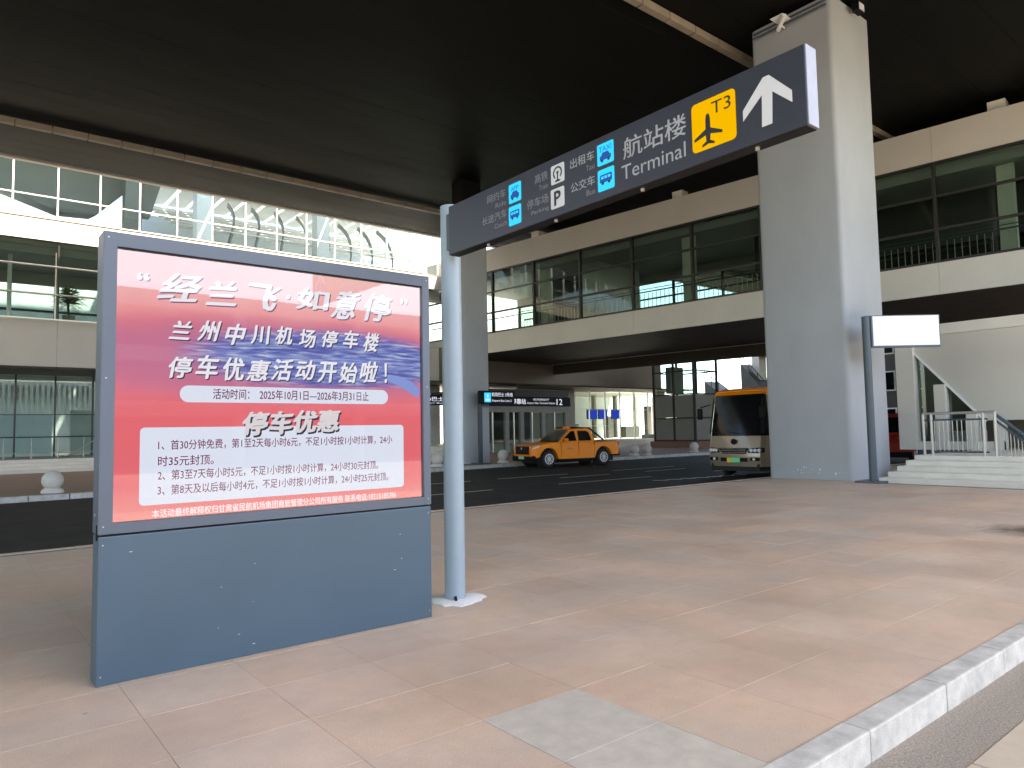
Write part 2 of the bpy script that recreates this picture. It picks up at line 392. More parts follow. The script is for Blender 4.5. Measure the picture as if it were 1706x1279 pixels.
# near pavement with slabs
pav = MB().box(-60, 60, 2.0, 12.25, -0.19, -0.0022).build('pavement', M['bed']); tag(pav, kind='structure')
PX, PY, X0, Y0 = 0.72, 0.66, 0.95, 1.95
fw = Vector((-R3[0][2], -R3[1][2], 0)); 
def inview(x, y):
    v = Vector((x, y, -1.6)); 
    rt = R3[0][0] * x + R3[1][0] * y + R3[2][0] * -1.6; up = R3[0][1] * x + R3[1][1] * y + R3[2][1] * -1.6; bk = R3[0][2] * x + R3[1][2] * y + R3[2][2] * -1.6
    if bk > -0.3: return False, 0
    return abs(rt / -bk) < 0.76 and abs(up / -bk) < 0.6, -bk
cells = []
for i in range(-30, 38):
    for j in range(0, 16):
        cx, cy = X0 + (i + 0.5) * PX, Y0 + (j + 0.5) * PY
        if j == 15: cy = Y0 + 15 * PY + 0.12
        if 19.98 < cx < 30 and cy < 8.95: continue
        ok, d = inview(cx, cy); cells.append((not ok, d if ok else 1e3 + abs(cx), i, j, cx, cy))
cells.sort()
def slab_mb(mb, cx, cy, hx, hy, z0, z1, b=0.0006):
    i = len(mb.v)
    mb.v += [(cx - hx, cy - hy, z0), (cx + hx, cy - hy, z0), (cx + hx, cy + hy, z0), (cx - hx, cy + hy, z0)]
    for zz, q in ((z1 - b, 0), (z1, b)):
        mb.v += [(cx - hx + q, cy - hy + q, zz), (cx + hx - q, cy - hy + q, zz), (cx + hx - q, cy + hy - q, zz), (cx - hx + q, cy + hy - q, zz)]
    for lv in (0, 4):
        mb.f += [(i + lv + k, i + lv + (k + 1) % 4, i + lv + 4 + (k + 1) % 4, i + lv + 4 + k) for k in range(4)]
    mb.f.append((i + 8, i + 9, i + 10, i + 11))
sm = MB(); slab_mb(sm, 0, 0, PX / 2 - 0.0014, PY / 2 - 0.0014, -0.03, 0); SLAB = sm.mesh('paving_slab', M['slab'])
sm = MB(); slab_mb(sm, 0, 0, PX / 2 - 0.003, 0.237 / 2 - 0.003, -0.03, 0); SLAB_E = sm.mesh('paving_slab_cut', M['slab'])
sm = MB(); slab_mb(sm, 0, 0, PX / 2 - 0.0014, PY / 2 - 0.0014, -0.03, 0); SLAB_G = sm.mesh('grey_paving_slab', M['slab_grey'])
rest = MB()
for q, (_, _, i, j, cx, cy) in enumerate(cells):
    dz = random.uniform(-0.0012, 0.0006)
    if i == 2 and j in (0, 1): inst('paving_slab', SLAB_G, pav, (cx, cy, 0))
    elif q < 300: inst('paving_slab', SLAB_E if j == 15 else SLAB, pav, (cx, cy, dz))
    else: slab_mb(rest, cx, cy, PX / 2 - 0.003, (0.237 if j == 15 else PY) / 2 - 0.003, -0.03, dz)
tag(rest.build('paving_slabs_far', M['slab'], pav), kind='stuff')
# kerb stones: near right edge (towards the side road) and along the main road
ks = MB().box(-0.4985, 0.4985, 0, 0.15, -0.17, 0.012).mesh('kerb_stone', M['granite'], bevel=0.012)
for k in range(-20, 46):
    inst('kerb_stone', ks, pav, (0.3 + k * 1.0, 1.795 + random.uniform(-0.003, 0.003), random.uniform(-0.004, 0.003)))
ks2 = MB().box(-0.495, 0.495, 0, 0.15, -0.17, 0.006).mesh('kerb_stone_road', M['slab'], bevel=0.006)
for k in range(-15, 46):
    inst('kerb_stone', ks2, pav, (0.1 + k * 1.0, 12.255, random.uniform(-0.003, 0.003)))
side = MB().quad((-60, -8, -0.146), (60, -8, -0.146), (60, 1.80, -0.146), (-60, 1.80, -0.146)).build('side_road', M['aggregate']); tag(side, kind='structure')
cs = MB().box(-0.745, 0.745, -0.6, 0, -0.16, -0.138).mesh('edge_strip', M['creamstrip'], bevel=0.004)
for k in range(-4, 12): inst('edge_strip', cs, side, (0.4 + k * 1.5, 1.455, 0))  # cream strip along the side road edge, paler than the aggregate

# far pavement in front of the terminal, with a gently curving kerb
kpts = [(-80, 24.0), (-10, 24.2), (3, 24.5), (8, 25.0), (13, 25.9), (18, 27.0), (22, 27.4), (28, 27.45), (60, 27.1), (120, 27)]
fp = MB(); poly = [(x, y, -0.19) for x, y in kpts] + [(120, 60, -0.19), (-80, 60, -0.19)]
fp.prism(poly, (0, 0, 0.19)); fpo = fp.build('far_pavement', M['brown_pave']); tag(fpo, kind='structure')
def along(pts, step):
    out = []
    for (x0, y0), (x1, y1) in zip(pts, pts[1:]):
        L = math.hypot(x1 - x0, y1 - y0); n = max(1, round(L / step))
        for k in range(n): out.append((x0 + (x1 - x0) * (k + 0.5) / n, y0 + (y1 - y0) * (k + 0.5) / n, math.atan2(y1 - y0, x1 - x0), L / n))
    return out
ks3 = MB().box(-0.49, 0.49, -0.16, 0.12, -0.16, 0.008).mesh('far_kerb_stone', M['granite'], bevel=0.015)
for x, y, a, l in along(kpts[1:9], 1.0):
    if -4 < x < 46: inst('kerb_stone', ks3, fpo, (x, y, 0), a)

# terminal platform and its steps
plat = MB().box(-60, 70, 41.9, 62, 0.0, 0.62).build('terminal_platform', M['stone_step']); tag(plat, kind='structure')
for k in range(4): box('step', M['stone_step'], plat, -60, 70, 40.5 + k * 0.35, 41.895, 0.003 + 0.155 * k, 0.155 * (k + 1) - (0.003 if k == 3 else 0), bevel=0.01)

# ================================================================== ELEVATED DECK
deck = thing('elevated_road_deck', 'dark panelled underside of the wide elevated road overhead', 'road deck', (20, 12, 14.4))
box('deck_slab', M['deckc'], deck, -70, 130, -7, 38.6, 14.55, 16.4)
box('edge_beam', M['cream'], deck, -70, 130, 38.45, 38.75, 14.38, 16.9)
box('edge_beam', M['cream'], deck, -70, 130, -7.2, -6.9, 14.38, 16.9)
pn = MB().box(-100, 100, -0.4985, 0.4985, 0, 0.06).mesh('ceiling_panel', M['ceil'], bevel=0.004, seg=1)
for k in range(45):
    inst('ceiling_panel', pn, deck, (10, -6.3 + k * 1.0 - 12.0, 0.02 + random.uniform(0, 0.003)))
def trough(y, label):
    t = thing('cable_trough', label, 'trough', (10, y, 14.1), group='cable troughs under the deck')
    seg = MB().box(-0.612, 0.612, -0.13, 0.13, 0.03, 0.27).mesh('trough_segment', M['trough'], bevel=0.015, seg=1)
    for k in range(-10, 50): inst('trough_segment', seg, t, (1.38 + k * 1.26 - 10, 0, random.uniform(0, 0.01)))
    rod = MB().tube((0, 0, 0.26), (0, 0, 0.36), 0.02, n=6).mesh('hanger', M['steel'])
    for k in range(-10, 50, 2): inst('hanger', rod, t, (2.0 + k * 1.26 - 10, 0, 0))
trough(33.7, 'long tan cable trough under the deck above the lit advertising box')
trough(13.25, 'tan cable trough under the deck ending behind the big grey column')

def column(y0, label, x1=22.55, dy=2.65, zt=14.3):
    t = thing('road_column', label, 'column', (21.3, y0 + 1.33, 0), group='deck columns')
    p = [(x, y, 0) for x, y in rrect(20.1, x1, y0, y0 + dy, 0.16, 4)]
    MB().prism([(x, y, -0.02) for x, y, z in p], (0, 0, zt + 0.02)).build('shaft', M['col_paint'], t, smooth=True)
    p2 = [(x, y, 14.3) for x, y in rrect(20.3, x1 - 0.2, y0 + 0.2, y0 + dy - 0.2, 0.1, 3)]
    MB().prism([(x, y, zt) for x, y, z in p2], (0, 0, 14.5 - zt)).build('top_block', M['ceil'], t)
    return t
c1 = column(9.6, 'massive grey square column behind the arrow end of the sign')
mb = MB()
for k in range(16):
    y, z = random.uniform(9.95, 11.5), random.uniform(0.03, 0.36); s_ = random.uniform(0.008, 0.03)
    mb.box(20.094, 20.099, y, y + s_, z, z + s_ * random.uniform(0.8, 2.6))
mb.build('chipped_paint', M['white'], c1)
mb = MB()
for dy in (0.0, 0.16): mb.tube((20.04 - dy * 0.3, 9.7, 14.15 - dy), (20.04 - dy * 0.3, 12.1, 14.15 - dy), 0.03, n=8)
mb.build('conduit', M['slate'], c1)
c2 = column(28.7, 'grey square column behind the round sign post', 21.75, 1.35, 12.6)  # upper shaft here is a darker, narrower block below the deck
t = thing('security_camera', 'small white bullet camera high on the big grey column', 'camera', (20.08, 11.05, 13.9))
MB().tube((20.08, 11.05, 13.9), (19.85, 11.05, 13.93), 0.025, n=8).build('bracket', M['white'], t)
MB().tube((19.95, 11.2, 13.86), (19.55, 10.75, 13.98), 0.065, n=12).build('housing', M['white'], t)
MB().box(19.5, 19.98, 10.78, 11.2, 14.04, 14.055).build('sun_shield', M['white'], t)
t = thing('flood_lamp', 'small dark flood lamp at the top edge of the big grey column', 'lamp', (21.3, 9.5, 14.0))
MB().box(21.1, 21.5, 9.25, 9.45, 14.02, 14.3).build('housing', M['black'], t, bevel=0.02)
MB().box(21.15, 21.45, 9.235, 9.249, 14.06, 14.26).build('lens', M['lamp'], t)
MB().bar((21.3, 9.42, 14.1), (21.3, 9.6, 14.1), 0.06, 0.06).build('bracket', M['steel'], t)

# ================================================================== TERMINAL BUILDING
T = thing('terminal_building', 'long cream and glass terminal facade behind the advertising box', 'building', (0, 42, 0.62))
FX0, FX1, FXR = -30.0, 26.3, 51.5
def panels(name, mat, x0, x1, pitch, y0, y1, z0, z1, par=T, start=None):
    me = MB().box(0.006, pitch - 0.006, 0, y1 - y0, 0, z1 - z0).mesh(name, mat)
    x = x0 if start is None else start
    iv = wmat(par).inverted()
    while x < x1 - 0.01:
        if x + pitch <= x1 + 0.01: inst(name, me, par, iv @ Vector((x, y0, z0)))
        else: MB().box(x + 0.006, x1 - 0.006, y0, y1, z0, z1).build(name, mat, par)
        x += pitch
panels('fascia_panel', M['cream2'], FX0, FX1, 3.8, 41.88, 42.0, 11.59, 12.69, start=-29.72)
panels('fascia_panel', M['cream'], FX0, 27.28, 3.8, 41.88, 42.0, 5.22, 7.55, start=-29.72)
panels('fascia_panel', M['brown_shade_clad'], 27.29, FXR, 3.8, 41.88, 42.0, 5.22, 7.55)  # same fascia, browner to carry the shade below the footbridge
box('coping', M['frame_white'], T, FX0, FX1, 41.84, 42.1, 12.695, 12.75)
# floors
box('floor_slab', M['floor_in'], T, FX0, FXR, 42.004, 49.5, 7.0, 7.52)
box('floor_slab', M['floor_in'], T, FX0, 28, 42.004, 49.5, 11.7, 12.66)
box('corridor_ceiling', M['ceil_in'], T, FX0, 28, 42.25, 49.4, 11.35, 11.6)
box('drop_beam', M['ceil_in'], T, FX0, 28, 42.3, 43.1, 10.95, 11.345)
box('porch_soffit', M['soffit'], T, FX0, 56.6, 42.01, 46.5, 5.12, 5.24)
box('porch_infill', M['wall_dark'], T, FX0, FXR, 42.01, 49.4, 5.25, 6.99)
box('back_wall', M['cool_wall'], T, FX0, FXR, 58, 58.4, 0.62, 19)  # pale wall of the added open-topped atrium, bounces daylight inside
box('end_wall', M['wall_in'], T, FX0 - 0.3, FX0 - 0.01, 42, 58.4, 0.62, 16)
box('hall_ceiling', M['ceil_in'], T, FX0, 44, 46.6, 52, 5.12, 5.24)  # stops short so daylight from the added opening reaches the hall
box('roof', M['white'], T, FX0, 11.3, 41.5, 53.5, 19.0, 19.3)  # added overhead to keep direct sun out of the hall
for k in range(14): box('sun_shade_roof_beam', M['white'], T, 11.4 + k * 1.5, 12.62 + k * 1.5, 41.5, 57, 19.0, 19.4)  # beams widened and set close to cut sunlight in the hall
# level 3 glazing
def glazing(xs, y, z0, z1, zt, fm, gm, mw=0.07, md=0.14, th=0.012, tw=0.05, name='window_pane', par=T):
    iv = wmat(par).inverted()
    me = MB().box(-mw / 2, mw / 2, -md / 2, md / 2, 0, z1 - z0).mesh('mullion', fm)
    for x in xs: inst('mullion', me, par, iv @ Vector((x, y, z0)))
    for z in zt: MB().box(xs[0], xs[-1], y - md * 0.4, y + md * 0.4, z - tw / 2, z + tw / 2).build('transom', fm, par)
    lv = [z0] + list(zt) + [z1]; cache = {}
    for a, b in zip(xs, xs[1:]):
        for c, d in zip(lv, lv[1:]):
            k = (round(b - a, 3), round(d - c, 3))
            if k not in cache: cache[k] = MB().box(mw / 2, b - a - mw / 2, -th / 2, th / 2, tw / 2 + 0.002, d - c - tw / 2 - 0.002).mesh(name, gm)
            inst(name, cache[k], par, iv @ Vector((a, y, c)))
xs3 = [2.5 + 1.885 * k for k in range(-12, 13)]
glazing(xs3, 42.0, 12.75, 18.5, (13.85, 16.5), M['frame_white'], M['glass3'])
MB().box(FX0, xs3[-1] + 0.1, 41.85, 42.15, 18.5, 18.8).build('head_beam', M['white'], T)
# level 2 glazing with outside rails
xs2 = [4.48 + 3.8 * k for k in range(-9, 6)] + [26.2]
glazing(xs2, 42.05, 7.6, 11.57, (), M['frame_dark'], M['glass'], mw=0.09, md=0.18)
for z, r in ((10.26, 0.05), (8.84, 0.05)): MB().tube((FX0, 41.8, z), (26.2, 41.8, z), r, n=8).build('guard_rail', M['steel_pale'], T)
box('sill', M['steel_pale'], T, FX0, 26.3, 41.8, 42.1, 7.553, 7.62)
for x in xs2: MB().bar((x - 0.12, 41.85, 7.62), (x - 0.12, 41.85, 11.0), 0.04, 0.05).build('rail_bracket', M['steel_pale'], T)
# corridor inner glazing; open-topped atrium behind is added to daylight the interiors
xsb = [2.3 + 2.9 * k for k in range(-10, 10)]
glazing(xsb, 49.3, 7.6, 10.6, (9.1,), M['frame_dark'], M['glass'], mw=0.25, md=0.2, tw=0.12)
box('inner_header', M['ceil_in'], T, FX0, 28, 49.2, 49.4, 10.62, 11.34)
for k, x in enumerate((2.6, 9.5, 16.5, 23)): MB().tube((x, 44.2, 7.52), (x, 44.2, 11.34), 0.22 if k else 0.1, n=16).build('interior_column', M['white'], T, smooth=True)
# level 3 hall contents: columns, sloping white roof, trusses
for x, m in ((8.6, 'frost'), (12.6, 'white'), (20.5, 'wall_in')): box('hall_column', M[m], T, x - 0.45, x + 0.45, 46, 46.9, 12.66, 18.4)
MB().prism([(-30, 50, 16.2), (6.5, 50, 14.6), (15, 50, 12.7), (-30, 50, 12.7)], (0, 0.4, 0)).build('hall_parapet', M['white'], T)
MB().prism([(-8, 48.2, 18.8), (10.5, 48.2, 18.8), (7.0, 48.2, 15.0), (5.2, 48.2, 14.9), (-1.0, 48.2, 16.8)], (0, 3.0, 0.5)).build('roof_fold', M['frost'], T)
MB().prism([(7.6, 47.5, 18.8), (10.8, 47.5, 18.8), (9.8, 47.5, 15.2), (9.4, 47.5, 15.2)], (0, 0.6, 0)).build('roof_fold', M['frost'], T)
for k in range(9):
    x = 12.5 + k * 1.75
    pts = [Vector((x + 1.9 * (1 - (1 - u) ** 2), 47 + 6 * u, 13.4 + 5.2 * u ** 0.7)) for u in [q / 7 for q in range(8)]]
    mb = MB()
    for a, b in zip(pts, pts[1:]): mb.bar(a, b, 0.12, 0.3)
    mb.build('roof_rib', M['frost'], T)
for k in range(7):
    y = 48 + k * 1.5; z = 15.2 + k * 0.6
    box('roof_louvre', M['white'], T, 11.5, 30, y, y + 0.75, z, z + 0.06)
box('hall_back_wall', M['wall_in'], T, FX0, 30, 54.0, 54.2, 12.66, 15.5)
# hall sign board seen through the glass: round yellow mark
MB().tube((21.8, 45.5, 13.05), (21.8, 45.56, 13.05), 0.28, n=20).build('round_mark', M['yellow_plate'], T)
# side return of level 3, at the footbridge
glazing([26.3, 27.3], 42.02, 12.75, 16.0, (14.0,), M['frame_white'], M['glass3'])
# ground floor glazing
xs1 = [3.12 + 1.81 * k for k in range(-16, 15)]
glazing(xs1, 46.3, 0.64, 5.1, (2.95,), M['frame_dark'], M['glass'], mw=0.08, md=0.15)
xs1r = [44.5 + 2.05 * k for k in range(0, 6)]
glazing(xs1r, 46.3, 0.64, 5.1, (1.9, 3.4), M['steel_pale'], M['glass'], mw=0.09, md=0.12, tw=0.03)
box('wall_pier', M['wall_in'], T, 28.5, 30, 46.0, 46.6, 0.64, 5.1)
box('wall_pier', M['cream'], T, 37.7, 44.4, 46.0, 46.6, 0.64, 5.1)
# furniture and added pale reflection pieces in the ground floor hall
box('back_wall', M['cool_wall'], T, 51.51, 72, 58, 58.3, 0.0, 7.5)
box('hall_ceiling', M['ceil_in'], T, 44.01, 62, 50.5, 57.9, 5.3, 5.5)
box('upper_wall', M['brown_shade_clad'], T, 38.5, FXR, 41.9, 42.1, 7.56, 10.3)
for x_, w_, h_ in ((49.0, 1.2, 1.5), (54.5, 0.8, 2.3), (57.2, 2.2, 1.2), (61.0, 0.5, 3.4)): box('hall_counter', M['wall_dark'], T, x_, x_ + w_, 51.5, 52.2, 0.63, 0.63 + h_)
for x_ in (52.6, 56.0, 59.4, 62.8, 66.2): box('hall_pillar', M['frost'], T, x_, x_ + 0.35, 55, 55.4, 0.63, 5.29)
for k, (x, wd, hh, m) in enumerate(((-1.5, 3.0, 1.5, 'blank'), (2.6, 2.6, 1.35, 'blank'), (6.2, 1.6, 1.6, 'wall_in'), (9.0, 3.2, 1.4, 'blank'))):
    box('reflection_block', M[m], T, x, x + wd, 50, 50.9, 0.62, 0.62 + hh + 1.1)  # pale blocks added to imitate bright reflections in the ground floor glass
mb = MB()
for k in range(60):
    x = -6 + k * 0.28; mb.box(x, x + 0.13, 51.5, 51.58, 3.2, 4.9)
mb.build('reflection_slats', M['white'], T)  # pale slats added for the bright reflections higher in the glass
for x0, x1 in ((50.0, 51.3), (51.6, 52.8), (53.5, 54.6)):
    s_ = thing('display_screen', 'blue lit display screen inside the terminal hall, %s' % {50.0: 'left one of the row', 51.6: 'middle one of the row', 53.5: 'right one nearest the round column'}[x0], 'screen', ((x0 + x1) / 2, 50, 2.7), group='hall display screens')
    box('bezel', M['black'], s_, x0 - 0.05, x1 + 0.05, 50.0, 50.12, 2.6, 3.6)
    box('panel', emis('screen_blue', lin(46, 84, 226), 0.75 / 2 ** EXPO) if x0 == 50.0 else bpy.data.materials['screen_blue'], s_, x0, x1, 49.985, 49.999, 2.65, 3.55)
for x, y in ((55.6, 45.6),):
    t = thing('round_column', 'round pale column at the right end of the ground floor glazing', 'column', (x, y, 0.62))
    MB().tube((x, y, 0.6), (x, y, 5.1), 0.62, n=28).build('shaft', M['cream2'], t, smooth=True)
    MB().box(x - 1.6, x + 1.6, y - 1.0, y + 1.0, 0.0, 1.0).build('plinth', M['concrete'], t, bevel=0.03)
# railing on the terminal platform (left)
t = thing('platform_railing', 'steel railing along the terminal platform left of the advertising box', 'railing', (3, 43.4, 0.62))
MB().tube((-12, 43.4, 1.72), (7.2, 43.4, 1.72), 0.035, n=8).build('top_rail', M['slate'], t)
MB().tube((-12, 43.4, 0.92), (7.2, 43.4, 0.92), 0.02, n=8).build('bottom_rail', M['steel'], t)
ps = MB().tube((0, 0, 0), (0, 0, 1.1), 0.028, n=8).mesh('post', M['steel'])
for k in range(17): inst('post', ps, t, (7.1 - k * 1.15 - 3, 0, 0))
MB().tube((5.2, 43.4, 0.7), (6.6, 42.6, 1.7), 0.03, n=8).build('hand_rail', M['steel'], t)
# potted palm in the corridor
t = thing('potted_palm', 'bushy green palm in a grey pot behind the corridor glass', 'plant', (5.1, 43.1, 7.52))
MB().lathe([(0.2, 0), (0.3, 0.45), (0.32, 0.5), (0.26, 0.5)], (5.1, 43.1, 7.52), 16).build('pot', M['pot'], t, smooth=True)
mb = MB()
for a, q in ((0, 0.0), (2.2, 0.16), (4.3, 0.13)): mb.tube((5.1, 43.1, 8.0), (5.1 + q * math.cos(a), 43.1 + q * math.sin(a), 8.9), 0.045, 0.03, n=7)
mb.build('stem', M['trunk'], t)
mb = MB()
for k in range(120):
    a = random.uniform(0, 6.28); el = random.uniform(-0.3, 1.3); L = random.uniform(0.45, 0.85)
    o = Vector((5.1 + random.uniform(-0.12, 0.12), 43.1 + random.uniform(-0.12, 0.12), random.uniform(8.45, 9.3)))
    d = Vector((math.cos(a) * math.cos(el), math.sin(a) * math.cos(el), math.sin(el))); sd_ = d.cross(Vector((0, 0, 1))).normalized()
    for bl in range(5):
        q = o + d * L * (0.35 + 0.14 * bl) - Vector((0, 0, 1)) * 0.28 * (0.35 + 0.14 * bl) ** 2
        for s_ in (-1, 1):
            tip = q + d * 0.2 + sd_ * s_ * 0.2 - Vector((0, 0, 0.09)); wv = d * 0.028
            mb.quad(q - wv, q + wv, tip)
mb.build('fronds', M['leaf'], t)

# entrance porch with sign band
P = thing('entrance_porch', 'glass entrance porch with black sign band numbered 12 behind the orange pickup', 'entrance', (33.9, 40, 0))
def py(x0, x1, y0, y1, z0, z1, name, mat, **k): return box(name, M[mat], P, x0, x1, y0, y1, z0, z1, **k)
py(29.2, 38.0, 40.02, 46, 4.1, 4.6, 'roof', 'wall_dark')
py(29.2, 38.0, 39.85, 40.0, 3.38, 4.08, 'sign_band', 'black')
py(29.2, 38.0, 40.02, 40.2, 2.95, 3.37, 'header', 'concrete')
for x in (29.2, 31.7, 33.1, 35.2, 37.6): py(x, x + 0.32, 40.0, 40.3, 0.02, 2.94, 'door_jamb', 'concrete')
for a, b in ((29.55, 31.65), (32.05, 33.05), (33.45, 35.15), (35.55, 37.55)):
    m_ = (a + b) / 2
    py(m_ - 0.04, m_ + 0.04, 40.1, 40.2, 0.08, 2.93, 'door_stile', 'steel_pale')
    for c, d in ((a, m_ - 0.045), (m_ + 0.045, b)): box('door_pane', M['glass2'], P, c, d, 40.14, 40.16, 0.1, 2.92)
    py(a, b, 40.12, 40.18, 0.03, 0.09, 'door_rail', 'slate')
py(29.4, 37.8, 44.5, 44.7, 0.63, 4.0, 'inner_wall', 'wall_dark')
lit = emis('lit_letters', (0.9, 0.95, 1, 1), 0.85 / 2 ** EXPO)
text('12', lit, P, (0, 39.845, 0), (1, 0, 0), (0, 0, 1), 36.55, 37.15, zc=3.72, h=0.46, bold=0.01)
text('机场巴士停靠站', lit, P, (0, 39.845, 0), (1, 0, 0), (0, 0, 1), 30.35, 33.5, zc=3.72, h=0.4, bold=0.02)
text('机场接站厅', lit, P, (0, 39.845, 0), (1, 0, 0), (0, 0, 1), 34.2, 35.8, zc=3.88, h=0.16)
text('Airport Bus Terminal Station', lit, P, (0, 39.845, 0), (1, 0, 0), (0, 0, 1), 33.6, 36.4, zc=3.6, h=0.2)
# second dark band, left of the column
P2 = thing('entrance_sign_band', 'black entrance sign band seen between the advertising box and the round post', 'sign', (26.2, 40, 3.4))
box('panel', M['black'], P2, 21.5, 28.9, 39.85, 40.0, 3.38, 4.08)
text('机场巴士', lit, P2, (0, 39.845, 0), (1, 0, 0), (0, 0, 1), 24.3, 26.3, zc=3.8, h=0.3, bold=0.02)
text('Airport Bus', lit, P2, (0, 39.845, 0), (1, 0, 0), (0, 0, 1), 24.3, 26.3, zc=3.52, h=0.14)
for x in (21.6, 28.6): box('support', M['slate'], P2, x, x + 0.12, 39.87, 39.98, 0.0, 3.38)

# ================================================================== FOOTBRIDGE
BA = Vector((31.0, 13.2, 0)); BD = (Vector((28.2, 37.1, 0)) - BA).normalized(); ang = math.atan2(BD.y, BD.x)
F = thing('footbridge', 'enclosed cream footbridge with dark glazing crossing above the road', 'footbridge', BA, ang)
W_ = 10.4                     # local: x = along towards terminal, y = -offset from near face
def fb(name, mat, x0, x1, o0, o1, z0, z1, **k): return MB().box(x0, x1, -o1, -o0, z0, z1).build(name, M[mat] if isinstance(mat, str) else mat, F, local=True, **k)
SA, SB = -26.0, 30.6
def fpanels(z0, z1, mat, o0, o1, pitch, start):
    me = MB().box(0.005, pitch - 0.005, -o1, -o0, z0, z1).mesh('fascia_panel', mat)
    x = start
    while x + pitch <= SB + 0.4: inst('fascia_panel', me, F, (x, 0, 0)); x += pitch
    if x < SB: MB().box(x + 0.005, SB, -o1, -o0, z0, z1).build('fascia_panel', mat, F, local=True)
fpanels(6.77, 8.05, M['cream2'], 0.0, 0.12, 7.4, -2.12 - 7.4 * 3)
fpanels(12.22, 13.68, M['cream'], 0.0, 0.12, 7.4, -2.12 - 7.4 * 3)
fpanels(6.77, 8.05, M['cream2'], W_ - 0.12, W_, 7.4, -2.12 - 7.4 * 3)
fpanels(12.22, 13.68, M['cream'], W_ - 0.12, W_, 7.4, -2.12 - 7.4 * 3)
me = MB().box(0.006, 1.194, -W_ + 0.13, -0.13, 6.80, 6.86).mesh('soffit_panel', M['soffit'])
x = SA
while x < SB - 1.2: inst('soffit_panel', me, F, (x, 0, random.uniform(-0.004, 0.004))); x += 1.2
fb('floor_slab', 'floor_in', SA, SB, 0.13, W_ - 0.13, 7.2, 7.98)
fb('ceiling', 'ceil_in', SA, SB, 0.13, W_ - 0.13, 12.3, 12.6)
fb('roof', 'deckc', SA, SB, 0.13, W_ - 0.13, 13.4, 13.6)
fb('ceiling_beam', 'ceil_in', SA, SB, 0.5, 0.95, 11.75, 12.29)
fb('ceiling_beam', 'ceil_in', SA, SB, W_ - 0.95, W_ - 0.5, 11.75, 12.29)
bx = [-2.12 + 3.7 * k for k in range(-6, 10)]
def bglaz(o, gm):
    mm = MB().box(-0.06, 0.06, -0.1, 0.1, 8.06, 12.2).mesh('mullion', M['frame_dark'])
    for x in bx: inst('mullion', mm, F, (x, -o, 0))
    lv = [8.1, 9.42, 10.78, 12.17]
    for z in lv: MB().box(SA, SB, -o - 0.07, -o + 0.07, z - 0.05, z + 0.05).build('transom', M['frame_dark'], F, local=True)
    for a, b in zip(lv, lv[1:]):
        gme = MB().box(0.065, 3.635, -0.008, 0.008, a + 0.052, b - 0.052).mesh('window_pane', gm)
        for x in bx[:-1]: inst('window_pane', gme, F, (x, -o, 0))
bglaz(0.06, M['glass2']); bglaz(W_ - 0.06, M['glass2'])
for s_ in (9.85, 20.1, -4.35, -15.0):
    fb('interior_column', 'cream2', s_ - 0.27, s_ + 0.27, 1.0, 1.54, 7.98, 12.29)
    fb('roof_stub', 'cream2', s_ - 0.3, s_ + 0.3, 0.25, 0.85, 13.605, 14.12)
def bal(o, name):
    mb = MB(); x = SA + 0.2
    while x < SB: mb.box(x, x + 0.022, -o - 0.011, -o + 0.011, 8.0, 8.98); x += 0.26
    tag(mb.build(name, M['steel'], F, local=True), kind='stuff')
    MB().tube((SA, -o, 9.05), (SB, -o, 9.05), 0.035, n=8).build('hand_rail', M['slate'], F, local=True)
    MB().tube((SA, -o, 9.2), (SB, -o, 9.2), 0.02, n=8).build('hand_rail', M['slate'], F, local=True)
bal(0.35, 'balusters'); bal(W_ - 0.35, 'balusters')
fb('wall_block', 'wall_in', 17.6, 19.0, 3.5, 8.0, 7.98, 12.28)
fb('wall_block', 'wall_dark', 22.6, 24.6, 5.0, 9.0, 7.98, 12.28)
fb('wall_block', 'wall_dark', -14, 8, 5.2, 5.4, 9.9, 12.28)
# lower beam under far edge, seen as shaded cladding
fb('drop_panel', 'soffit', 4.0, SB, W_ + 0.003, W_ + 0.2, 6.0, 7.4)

# ================================================================== RIGHT SIDE: steps, railing, stair enclosure
st = thing('stone_steps', 'broad pale stone steps rising right of the big grey column', 'steps', (20.0, 7, 0))
for k in range(5):
    x0 = 20.0 + 0.6 * k; z1 = 0.132 * (k + 1)
    box('step', M['stone_step'], st, x0, x0 + (0.597 if k < 4 else 8), -20, 8.9, -0.02, z1, bevel=0.008, seg=1)
t = thing('guard_railing', 'stainless railing with thin bars on top of the pale steps', 'railing', (22.6, 7.9, 0.66))
yL, yR = 8.68, 7.03
for y in (yL, yL - 0.22, yR + 0.1, yR - 0.18): MB().tube((22.6, y, 0.66), (22.6, y, 1.86), 0.04, n=10).build('post', M['steel'], t, smooth=True)
MB().tube((22.6, yL, 1.87), (22.6, yR - 0.2, 1.87), 0.04, n=10).build('top_rail', M['steel'], t, smooth=True)
MB().tube((22.6, yL, 1.68), (22.6, yR, 1.68), 0.025, n=8).build('mid_rail', M['slate'], t)
MB().tube((22.6, yL - 0.2, 0.76), (22.6, yR, 0.76), 0.025, n=8).build('bottom_rail', M['slate'], t)
bl = MB().tube((0, 0, 0), (0, 0, 0.9), 0.013, n=6).mesh('baluster', M['steel'])
for k in range(12): inst('baluster', bl, t, (0, yL - 0.3 - k * 0.118 - 7.9, 0.11))
t = thing('stair_railing', 'sloping stainless handrail descending at the right edge beside the steps', 'railing', (22.9, 6.3, 0.66))
MB().tube((22.9, 6.95, 1.83), (22.9, 5.75, 0.72), 0.045, n=10).build('hand_rail', M['slate'], t, smooth=True)
MB().tube((22.9, 6.95, 1.66), (22.9, 5.9, 0.69), 0.03, n=10).build('lower_rail', M['slate'], t, smooth=True)
